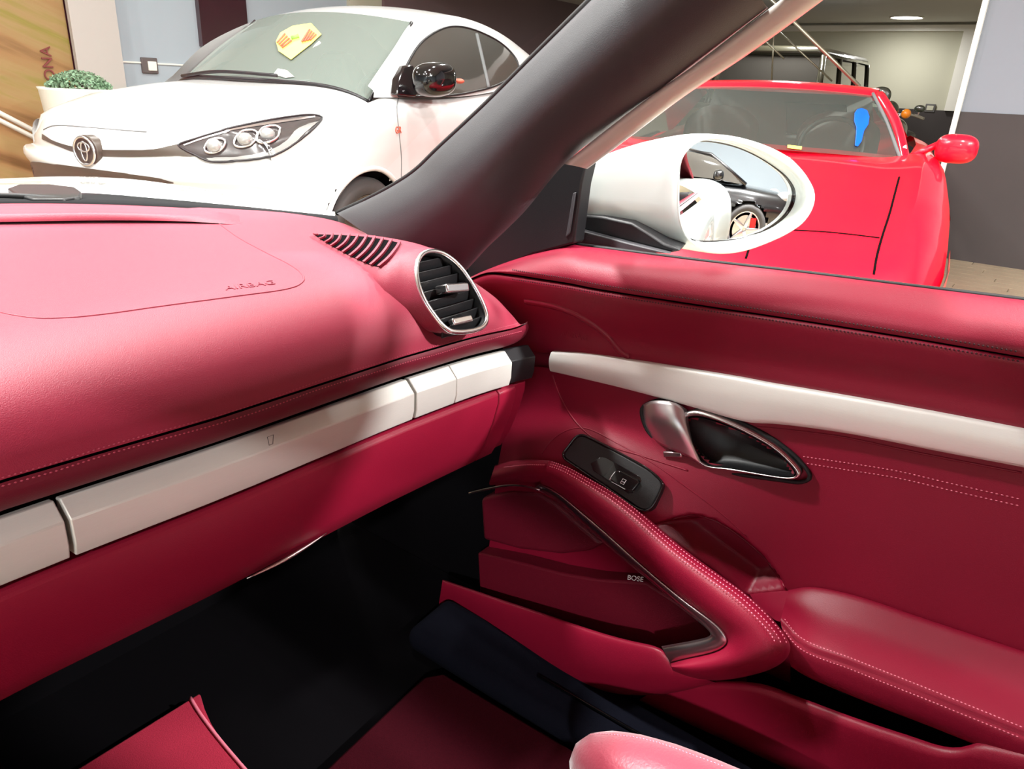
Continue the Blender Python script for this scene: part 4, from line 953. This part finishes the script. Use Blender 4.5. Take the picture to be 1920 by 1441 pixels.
bead('window_seal', sb2, [(x, y-1) for x, y in DLOT], .007, M['black'], hatch, off=.006, n=60)
bead('window_seal', sb2, DLOB, .007, M['black'], hatch, off=.008, n=50)
bead('door_pillar', sb2, [(893,66),(903,110),(912,150),(915,165)], .016, M['interior'], hatch, off=.002, n=20)
# front details: grille band, headlamps, lower grille, badge
wb_all = bvh_of([hood, front, fl])
GT = [(80,251),(100,263),(140,275),(185,280),(240,281),(290,280),(318,274),(336,270)]; GB = [(80,261),(105,272),(140,285),(185,292),(240,294),(290,293),(320,292),(368,293)]
patch('grille_band', wb_all, GT, GB, M['grille'], hatch, .004, 60, 5)
patch('lower_grille', wb_all, [(38,306),(60,303),(100,307),(200,320),(300,334),(326,341)], [(36,330),(60,332),(100,336),(200,340),(300,343),(326,343)], M['grille'], hatch, .004, 50, 6)
HT = [(335,273),(373,259),(427,243),(467,234),(533,222),(585,217),(603,221)]; HB = [(338,276),(367,291),(395,302),(450,301),(508,293),(552,270),(603,226)]
hl = patch('headlight', wb_all, HT, HB, M['lampdark'], hatch, .005, 50, 10)
patch('lamp_strip', wb_all, [(388,296),(450,294),(500,284),(535,266),(555,246),(580,234)], [(394,301),(450,299.5),(508,292),(548,271),(572,250),(598,230)], M['lampglass'], hl, .008, 40, 5)
patch('lamp_strip', wb_all, [(345,272),(380,259),(430,245),(480,235),(540,226),(590,219)], [(347,274),(380,262),(430,248),(480,239),(540,230),(590,222)], M['chrome'], hl, .008, 40, 3)
for cx_, cy_, s_ in ((402,275,1.0), (458,263,1.1), (500,256,1.15)):
    loop = [(cx_-16*s_, cy_+9*s_), (cx_-9*s_, cy_-9*s_), (cx_+15*s_, cy_-14*s_), (cx_+22*s_, cy_-8*s_), (cx_+14*s_, cy_+7*s_), (cx_-4*s_, cy_+13*s_)]
    bead('lamp_surround', wb_all, loop, .006, M['chrome'], hl, off=.012, n=30, closed=True)
    q, n = hit(wb_all, cx_+2, cy_, .01)
    blob('lamp_lens', q, .034, .034, .030, M['lampglass'], hl, e=2)
bead('headlight_edge', wb_all, HT+HB[::-1], .005, M['black'], hl, off=.006, n=90, closed=True)
q, n = hit(wb_all, 167, 284, .014); q = q+(CAM-q).normalized()*.022; bx_, by_, _ = frame_of(WF.u, Vector((0, 0, 1)))
def ell(c, a, b, x, y, k=32): return [c+x*a*math.cos(2*math.pi*i/k)+y*b*math.sin(2*math.pi*i/k) for i in range(k)]
bz = Vector((0, 0, 1))
bdg = slab('badge', ell(q, .078, .070, bx_, bz), -WF.u, .045, M['grille'], hatch, bevel=.004)
qf = q+WF.u*.010
mesh('badge_ring', *tube_data(ell(qf, .070, .062, bx_, bz), .006, 6, True), M['chrome'], bdg)
mesh('badge_ring', *tube_data(ell(qf+bz*.018, .040, .020, bx_, bz), .004, 6, True), M['chrome'], bdg)
mesh('badge_ring', *tube_data(ell(qf, .020, .042, bx_, bz), .004, 6, True), M['chrome'], bdg)
bead('panel_gap', wb_all, [(747,184),(744,200),(747,240),(752,290),(752,340)], .004, M['interior'], hatch, off=-.001, n=40)
bead('panel_gap', wb_all, [(82,243),(95,237),(110,235),(170,239),(230,244),(275,247)], .004, M['interior'], hatch, off=-.001, n=40)
q, n = hit(wb_all, 746, 244, .003); bx2, by2, _ = frame_of(n); 
if q is not None: letters('side_mark', 'GR', .05, M['redprint'], basis(q, bx2, by2, n), hatch, ext=.002)
# door mirror
mc = WF.pl(815, 149, v=.99)
mir2 = blob('wing_mirror', mc, .155, .09, .088, M['black_gloss'], hatch, e=2.6, rot=Matrix.Rotation(WF.h, 3, 'Z') @ Matrix.Rotation(math.radians(4), 3, 'Y'))
slab('mirror_mount', [WF.side(x, y, .88, 1.0, .5) for x, y in ((745,178),(747,150),(757,124),(775,120),(790,170),(780,182))], -WF.v, .05, M['black_gloss'], hatch, bevel=.01)
blob('indicator_glint', WF.pl(861, 152, v=1.02), .03, .03, .014, M['redprint'], mir2, e=2)  # red blob painting the indicator reflection on the mirror shell
# wiper + sign
tube('wiper_arm', crom([wb[3]+Vector((0, 0, .02))+WF.u*.02, wb[9]+Vector((0, 0, .035))+WF.u*.01, wb[16]+Vector((0, 0, .03))+WF.u*.02], 12), .010, M['black'], hatch, 6)
wsb = bvh_of([ws])
SIG = [(519,81),(527,65),(550,52),(584,47),(603,68),(584,86),(547,115),(524,99)]
sp = [hit(wsb, x, y, .012)[0] for x, y in SIG]
sign = empty('sale_sign', sum(sp, Vector())/8, 0, 'yellow fan-shaped paper sign with red stripes on the hatchback windscreen', 'sign')
slab('card', sp, -WF.u, .004, M['yellow'], sign, bevel=0)
def sline(a, b, m, r=.006): 
    p = hit(wsb, a[0], a[1], .014)[0]; q = hit(wsb, b[0], b[1], .014)[0]; tube('printed_stripe', [p, q], r, m, sign, 5)
for k in range(4):
    sline((522+k*3, 88+k*3-4), (536+k*4, 68+k*4), M['redprint']); sline((568+k*5, 82-k*1), (584+k*4-2, 60+k*3), M['redprint'])
sline((548,76), (562,72), M['greenprint'], .012)

pp_ = [hit(wsb, x, y, .008)[0] for x, y in ((514,141),(522,131),(538,134),(552,146),(536,148))]
if all(q is not None for q in pp_): tag(slab('paper_slip', pp_, -WF.u, .003, M['white_trim'], None, bevel=0), 'small white paper slip at the foot of the hatchback windscreen', 'paper')
# ------------------------------------------------------------------ red sports car
M['car_red'] = mat('red_car_paint', srgb(228, 4, 34), .35, coat=.65, spec=.25)
M['bluetag'] = mat('blue_plastic', srgb(0, 84, 196), .4)
RF = Frame(2.619, 1.145, 3.345)
red = empty('red_sports_car', RF.W(-2, 0, 0), RF.h, 'low red sports car with stalked mirror facing the roadster door', 'car')
def rz(u): return itp(-u, [(-.02, .46), (.05, .52), (.2, .575), (.5, .655), (.9, .755), (1.2, .83), (1.5, .86)])
VR = [-.95+1.9*i/48 for i in range(49)]
def rsec(u, v):
    a = abs(v); z = rz(u)
    return z+itp(a, [(0, .012), (.4, .008), (.66, .0), (.70, .004), (.80, .022), (.87, .0), (.92, -.06), (.95, -.16)])
rows_ = []
for i in range(25):
    u_ = .02-1.5*i/24; r = []
    for v in VR:
        uu = u_-.22*(abs(v)/.95)**3*max(0, 1-i/12); r.append(RF.W(uu, v*itp(-u_, [(0, .93), (.4, .98), (1, 1)]), rsec(u_, v)))
    rows_.append(r)
rh = mesh('bonnet', [p for r in rows_ for p in r], grid_faces(25, 49), M['car_red'], red)
loft('nose', [rows_[0], [RF.W(.06-.22*(abs(v)/.95)**3, v*.93, .42-.1*(abs(v)/.95)**3) for v in VR], [RF.W(.05-.22*(abs(v)/.95)**3, v*.93, .30) for v in VR], [RF.W(-.05-.22*(abs(v)/.95)**3, v*.90, .15) for v in VR]], 49, 14, M['car_red'], red)
UR = [-.2-4.0*i/80 for i in range(81)]
def rtop(u): return itp(-u, [(.2, .42), (.5, .50), (.9, .60), (1.3, .68), (1.5, .72), (1.9, .78), (2.6, .80), (3.2, .84), (3.8, .86), (4.2, .80)])
def rwid(u): return itp(-u, [(.2, .90), (.5, .945), (1.0, .955), (1.7, .94), (2.3, .93), (3.0, .985), (3.6, .985), (4.2, .92)])
for sg in (1, -1):
    g = loft_grid([[RF.W(u, sg*(rwid(u)-(.0 if u > -1.5 else .16)), rtop(u)+(.0 if u > -1.5 else .03)) for u in UR], [RF.W(u, sg*(rwid(u)-(.0 if u > -1.5 else .05)), rtop(u)-.02) for u in UR], [RF.W(u, sg*rwid(u), rtop(u)-.14) for u in UR], [RF.W(u, sg*(rwid(u)-.02), .40) for u in UR], [RF.W(u, sg*(rwid(u)-.04), .15) for u in UR]], 81, 24)
    f_ = [p for r in g for p in r]; fc_ = []
    for f in grid_faces(24, 81, 0, sg < 0):
        c = sum((f_[i] for i in f), Vector())/4; a, b, z = RF.L(c)
        if math.hypot(a+.95, z-.30) < .34 or math.hypot(a+3.40, z-.31) < .35: continue
        fc_.append(f)
    rs = mesh('side_body', f_, fc_, M['car_red'], red)
    if sg == 1: rside = rs
    for u0 in (-.95, -3.40): wheel('wheel', RF, u0, .82*sg, .30, .315, .22, M['rim_silver'], red, sg, 5)
# deck behind, roof, pillars, windscreen
def rpx(x, y, z): return RF.L(at(x, y, Z=z))
TB = [RF.W(-1.98, v, 1.135+.02*(1-(v/.52)**2)) for v in [-.54+1.08*i/20 for i in range(21)]]
BB = [RF.W(-1.22-.22*(v/.72)**2, v, .845+.015*(1-(v/.72)**2)) for v in [-.72+1.44*i/20 for i in range(21)]]
rws = loft('windscreen', [BB, [a.lerp(b, .5)+RF.u*.03+Vector((0, 0, .02)) for a, b in zip(BB, TB)], TB], 21, 12, M['carglass2'], red)
loft('roof', [[p+RF.u*.012+Vector((0, 0, -.012)) for p in TB], [p+Vector((0, 0, .012))-RF.u*.01 for p in TB], [p+Vector((0, 0, .035))-RF.u*.14 for p in TB], [p+Vector((0, 0, .04))-RF.u*.7 for p in TB], [p+Vector((0, 0, -.02))-RF.u*1.1 for p in TB]], 21, 20, M['car_red'], red)
for sg, k in ((1, -1), (-1, 0)):
    pb = BB[k]+RF.v*.02*sg; pt = TB[k]+RF.v*.012*sg
    tube('windscreen_pillar', crom([pb-Vector((0, 0, .03)), pb.lerp(pt, .5)+RF.u*.02+Vector((0, 0, .012))+RF.v*.01*sg, pt], 14), .028, M['car_red'], red, 10)
    tube('glass_trim', crom([p-RF.v*.036*sg+Vector((0, 0, .012)) for p in (pb, pb.lerp(pt, .5)+RF.u*.025+Vector((0, 0, .012)), pt)], 14), .009, M['interior'], red, 6)
    slab('side_glass', [pb-RF.u*.1+Vector((0, 0, -.02)), pt-RF.u*.04, pt-RF.u*.85+Vector((0, 0, .0)), RF.W(-2.75, sg*.76, .86)], RF.v*-sg, .006, M['darkglass'], red, bevel=0)
loft('rear_deck', [[RF.W(-3.05, v, 1.12-.05*abs(v)) for v in (-.5, -.25, 0, .25, .5)], [RF.W(-3.4, v, .98) for v in (-.6, -.3, 0, .3, .6)], [RF.W(-4.1, v, .86) for v in (-.8, -.4, 0, .4, .8)], [RF.W(-4.2, v, .5) for v in (-.85, -.4, 0, .4, .85)]], 20, 16, M['car_red'], red)
slab('cabin_shelf', [RF.W(-1.3, -.68, .835), RF.W(-1.3, .68, .835), RF.W(-1.75, .68, .80), RF.W(-1.75, -.68, .80)], (0, 0, -1), .2, M['cabin_pale'], red, bevel=.04, seg=3)
for v in (-.36, .36): slab('front_seat', [RF.W(-2.25, v-.25, .35), RF.W(-2.25, v+.25, .35), RF.W(-2.4, v+.24, .95), RF.W(-2.42, v+.12, 1.04), RF.W(-2.42, v-.12, 1.04), RF.W(-2.4, v-.24, .95)], -RF.u, .12, M['cabin_pale'], red, bevel=.05, seg=3)
slab('rear_bulkhead', [RF.W(-2.8, -.75, .2), RF.W(-2.8, .75, .2), RF.W(-2.8, .5, 1.14), RF.W(-2.8, -.5, 1.14)], -RF.u, .04, M['cabin_pale'], red, bevel=0)
slab('rear_window', [RF.W(-2.785, v, z) for v, z in ((.02, .88), (.42, .88), (.36, 1.08), (-.02, 1.08))], -RF.u, .01, M['dark'], red, bevel=.004)
slab('cabin_floor', [RF.W(-.9, -.8, .22), RF.W(-.9, .8, .22), RF.W(-3.9, .8, .22), RF.W(-3.9, -.8, .22)], (0, 0, -1), .06, M['dark'], red, bevel=0)
rc_ = RF.W(-1.85, .36, .86); tube('steering_wheel', [rc_+RF.v*.165*math.cos(a)+(Vector((0, 0, .9))-RF.u*.43)*.165*math.sin(a) for a in [2*math.pi*i/28 for i in range(28)]], .014, M['black'], red, 8, True)
rb = bvh_of([rh, rside])
bead('panel_gap', rb, [(1686,332),(1678,362),(1668,400),(1655,440),(1644,480),(1638,515)], .005, M['dark'], red, off=-.001, n=50)
bead('panel_gap', rb, [(1649,446),(1600,440),(1550,435),(1500,432),(1460,430),(1430,432)], .005, M['dark'], red, off=-.001, n=40)
bead('panel_gap', rb, [(1430,433),(1415,448),(1405,465),(1398,485)], .005, M['dark'], red, off=-.001, n=20)
# stalked mirror
mq = RF.pl(1793, 279, v=1.03) if False else at(1793, 279, pl=(RF.W(-1.5, 0, 0), RF.u))
rm = blob('wing_mirror', mq, .07, .092, .068, M['car_red'], red, e=2.8, rot=Matrix.Rotation(RF.h, 3, 'Z'))
for a, b in (((1700,297),(1765,268)), ((1702,306),(1765,298))):
    tube('mirror_stalk', [at(a[0], a[1], pl=(RF.W(-1.5, 0, 0), RF.u)), at(b[0], b[1], pl=(RF.W(-1.5, 0, 0), RF.u))], .016, M['car_red'], rm, 8)
slab('mirror_mount', [at(x, y, pl=(RF.W(-1.5, 0, 0), RF.u)) for x, y in ((1686,300),(1692,275),(1700,270),(1704,310),(1692,325))], -RF.u, .05, M['rim_silver'], rm, bevel=.006)
# blue tag hanging inside the red car's windscreen
rwb = bvh_of([rws])
BT = [(1601,215),(1606,208),(1615,206),(1625,210),(1629,222),(1627,236),(1619,248),(1614,268),(1607,278),(1601,276),(1603,258),(1604,242),(1600,230)]
bp_ = [hit(rwb, x, y, .01)[0] for x, y in BT]
if all(p is not None for p in bp_):
    tg = slab('key_tag', bp_, -RF.u, .02, M['bluetag'], None, bevel=.004); tag(tg, 'bright blue tag hanging on the red car windscreen', 'tag')
yl_ = [hit(rwb, x, y, .008)[0] for x, y in ((1476,274),(1503,277),(1502,283),(1476,280))]
if all(q is not None for q in yl_): tag(slab('yellow_label', yl_, -RF.u, .003, M['yellow'], None, bevel=0), 'tiny yellow label low on the red car windscreen', 'label')
# ------------------------------------------------------------------ dark off-roader behind the red car
ov = Frame(10.15, 3.9, math.radians(180))
suv = empty('dark_offroader', ov.W(-1.5, 0, 0), ov.h, 'dark olive off-roader parked behind the red sports car', 'car')
M['olive'] = mat('dark_olive_paint', srgb(46, 44, 34), .25, coat=1)
def prism(name, secs, m, parent, bevel=.03):
    v = []; n = len(secs[0]); F = [tuple(range(n-1, -1, -1)), tuple((len(secs)-1)*n+k for k in range(n))]
    for s_ in secs: v += s_
    for i in range(len(secs)-1):
        for k in range(n): F.append((i*n+k, i*n+(k+1) % n, (i+1)*n+(k+1) % n, (i+1)*n+k))
    return mesh(name, v, F, m, parent, bevel=bevel, seg=3, sharp=35)
prism('body', [[ov.W(u, v, z) for v, z in ((-.85, .35), (.85, .35), (.85, 1.02), (-.85, 1.02))] for u in (0, -3.6)], M['olive'], suv, .08)
prism('roof', [[ov.W(u, v, z) for v, z in ((-.74, 1.66), (.74, 1.66), (.66, 1.80), (-.66, 1.80))] for u in (-.95, -3.5)], M['olive'], suv, .07)
ws2 = slab('windscreen', [ov.W(-.80, -.72, 1.03), ov.W(-.80, .72, 1.03), ov.W(-.98, .66, 1.67), ov.W(-.98, -.66, 1.67)], -ov.u, .02, M['darkglass'], suv, bevel=0)
for sg in (-1, 1):
    for ua, ub in ((-.80, -.98), (-1.75, -1.8), (-2.6, -2.62), (-3.45, -3.42)):
        tube('roof_post', [ov.W(ua, sg*.80, 1.0), ov.W(ub, sg*.70, 1.68)], .035, M['olive'], suv, 8)
    box('wing_mirror', ov.W(-.95, sg*.98, 1.22), .10, .18, .22, M['black'], suv, bevel=.03, M=Matrix.Rotation(ov.h, 3, 'Z'))
    for u0 in (-.75, -2.9): wheel('wheel', ov, u0, .76*sg, .36, .36, .22, M['rim_grey'], suv, sg, 6)
for v in (-.36, .36):
    tube('wiper_arm', [ov.W(-.79, v, 1.04), ov.W(-.86, v-.3, 1.25)], .01, M['black'], suv, 6)
# ------------------------------------------------------------------ motorcycle behind the red car
mo = Frame(7.08, 1.56, math.radians(180))
mb = empty('motorcycle', mo.W(-.8, 0, 0), mo.h, 'dark motorcycle with amber indicator standing behind the red car', 'motorcycle')
M['dkgreen'] = mat('dark_green_paint', srgb(44, 54, 44), .25, coat=1)
for u0 in (-.3, -1.6): wheel('wheel', mo, u0, 0, .3, .30, .12, M['rim_grey'], mb, 1, 8)
blob('fuel_tank', mo.W(-.85, 0, .86), .28, .15, .14, M['dkgreen'], mb, e=2.2, rot=Matrix.Rotation(mo.h, 3, 'Z'))
blob('seat', mo.W(-1.35, 0, .82), .34, .13, .06, M['black'], mb, e=2.6, rot=Matrix.Rotation(mo.h, 3, 'Z'))
blob('engine', mo.W(-.95, 0, .45), .26, .17, .2, M['rim_grey'], mb, e=3, rot=Matrix.Rotation(mo.h, 3, 'Z'))
tube('fork', [mo.W(-.3, 0, .3), mo.W(-.52, 0, 1.0)], .03, M['chrome'], mb, 8)
tube('handlebar', crom([mo.W(-.75, .28, 1.0), mo.W(-.6, .18, 1.03), mo.W(-.52, 0, 1.0), mo.W(-.6, -.18, 1.03), mo.W(-.75, -.28, 1.0)], 24), .014, M['chrome'], mb, 8)
blob('headlamp', mo.W(-.38, .05, 1.05), .09, .085, .085, M['dkgreen'], mb, e=2)
blob('fly_screen', mo.W(-.44, -.05, 1.17), .03, .085, .075, M['dkgreen'], mb, e=2.2)
tube('screen_stem', [mo.W(-.5, 0, 1.0), mo.W(-.46, -.04, 1.12)], .01, M['chrome'], mb, 6)
for sg in (1, -1):
    blob('indicator', mo.W(-.42, .19*sg, 1.034), .04, .04, .04, M['orange'], mb, e=2)
    tube('indicator_stem', [mo.W(-.45, .05*sg, 1.0), mo.W(-.43, .18*sg, 1.03)], .008, M['chrome'], mb, 6)
    blob('rear_mirror', mo.W(-.64, .25*sg, 1.08), .02, .045, .03, M['dkgreen'], mb, e=2.2, rot=Matrix.Rotation(mo.h, 3, 'Z'))
    tube('mirror_stem', [mo.W(-.68, .24*sg, 1.01), mo.W(-.65, .25*sg, 1.06)], .007, M['chrome'], mb, 6)
# ------------------------------------------------------------------ black coupe behind us (seen in the door mirror)
KF = Frame(2.267, -4.43, 0.0)
blk = empty('black_coupe', KF.W(-2, 0, 0), KF.h, 'gloss black coupe with silver wheels reflected in the door mirror', 'car')
M['car_black'] = mat('black_car_paint', srgb(8, 9, 11), .3, coat=1)
UK = [-4.3*i/86 for i in range(87)]
def kz(u): return itp(-u, [(0, .55), (.1, .66), (.4, .76), (1.0, .86), (1.35, .90), (1.4, .92), (2.1, 1.0), (3.4, .98), (4.1, .88), (4.3, .6)])
def kw(u): return itp(-u, [(0, .55), (.1, .72), (.3, .84), (.8, .91), (1.5, .89), (2.4, .89), (3.3, .94), (4.0, .86), (4.3, .6)])
secs = []
for vf, zf in ((0, 1.02), (.5, 1.01), (.8, .985), (.93, .94), (1.0, .78), (1.0, .6), (.98, .36), (.95, .2)):
    secs.append([KF.W(u, kw(u)*vf, kz(u)*zf if zf > .5 else zf) for u in UK])
for sg in (1, -1):
    S_ = secs if sg == 1 else [[KF.W(KF.L(p)[0], -KF.L(p)[1], p.z) for p in r] for r in secs]
    g = loft_grid(S_, 87, 40); f_ = [p for r in g for p in r]; fc_ = []
    for f in grid_faces(40, 87, 0, sg < 0):
        c = sum((f_[i] for i in f), Vector())/4; a, b, z = KF.L(c)
        if abs(b) > .6 and (math.hypot(a+.9, z-.32) < .36 or math.hypot(a+3.3, z-.33) < .37): continue
        fc_.append(f)
    mesh('body', f_, fc_, M['car_black'], blk)
    for u0 in (-.9, -3.3): wheel('wheel', KF, u0, .80*sg, .32, .33, .22, M['rim_silver'], blk, sg, 5, M['caliper'])
    blob('headlight', KF.W(-.33, .70*sg, .70), .15, .10, .085, M['lampglass'], blk, e=2, rot=Matrix.Rotation(KF.h, 3, 'Z'))
gl1 = [[KF.W(u, .80*s_, z) for u, z in ((-1.0, .88), (-1.7, .98), (-2.8, 1.0), (-3.9, .93))] for s_ in (1, -1)]
gl2 = [[KF.W(u, .56*s_, z) for u, z in ((-1.55, 1.26), (-2.0, 1.36), (-2.6, 1.36), (-3.4, 1.15))] for s_ in (1, -1)]
loft('greenhouse', [gl1[0], gl2[0], [a.lerp(b, .5)+Vector((0, 0, .04)) for a, b in zip(gl2[0], gl2[1])], gl2[1], gl1[1]], 24, 24, M['darkglass'], blk, cross='s')
slab('windscreen', [KF.W(-.95, -.74, .89), KF.W(-.95, .74, .89), KF.W(-1.55, .55, 1.28), KF.W(-1.55, -.55, 1.28)], -KF.u, .02, M['darkglass'], blk, bevel=0)
for sg in (1, -1):
    tube('windscreen_pillar', [KF.W(-.98, .79*sg, .88), KF.W(-1.57, .565*sg, 1.275), KF.W(-2.2, .56*sg, 1.375)], .03, M['car_black'], blk, 8)
    blob('wing_mirror', KF.W(-1.4, .98*sg, 1.0), .08, .12, .07, M['car_black'], blk, e=2.4, rot=Matrix.Rotation(KF.h, 3, 'Z'))
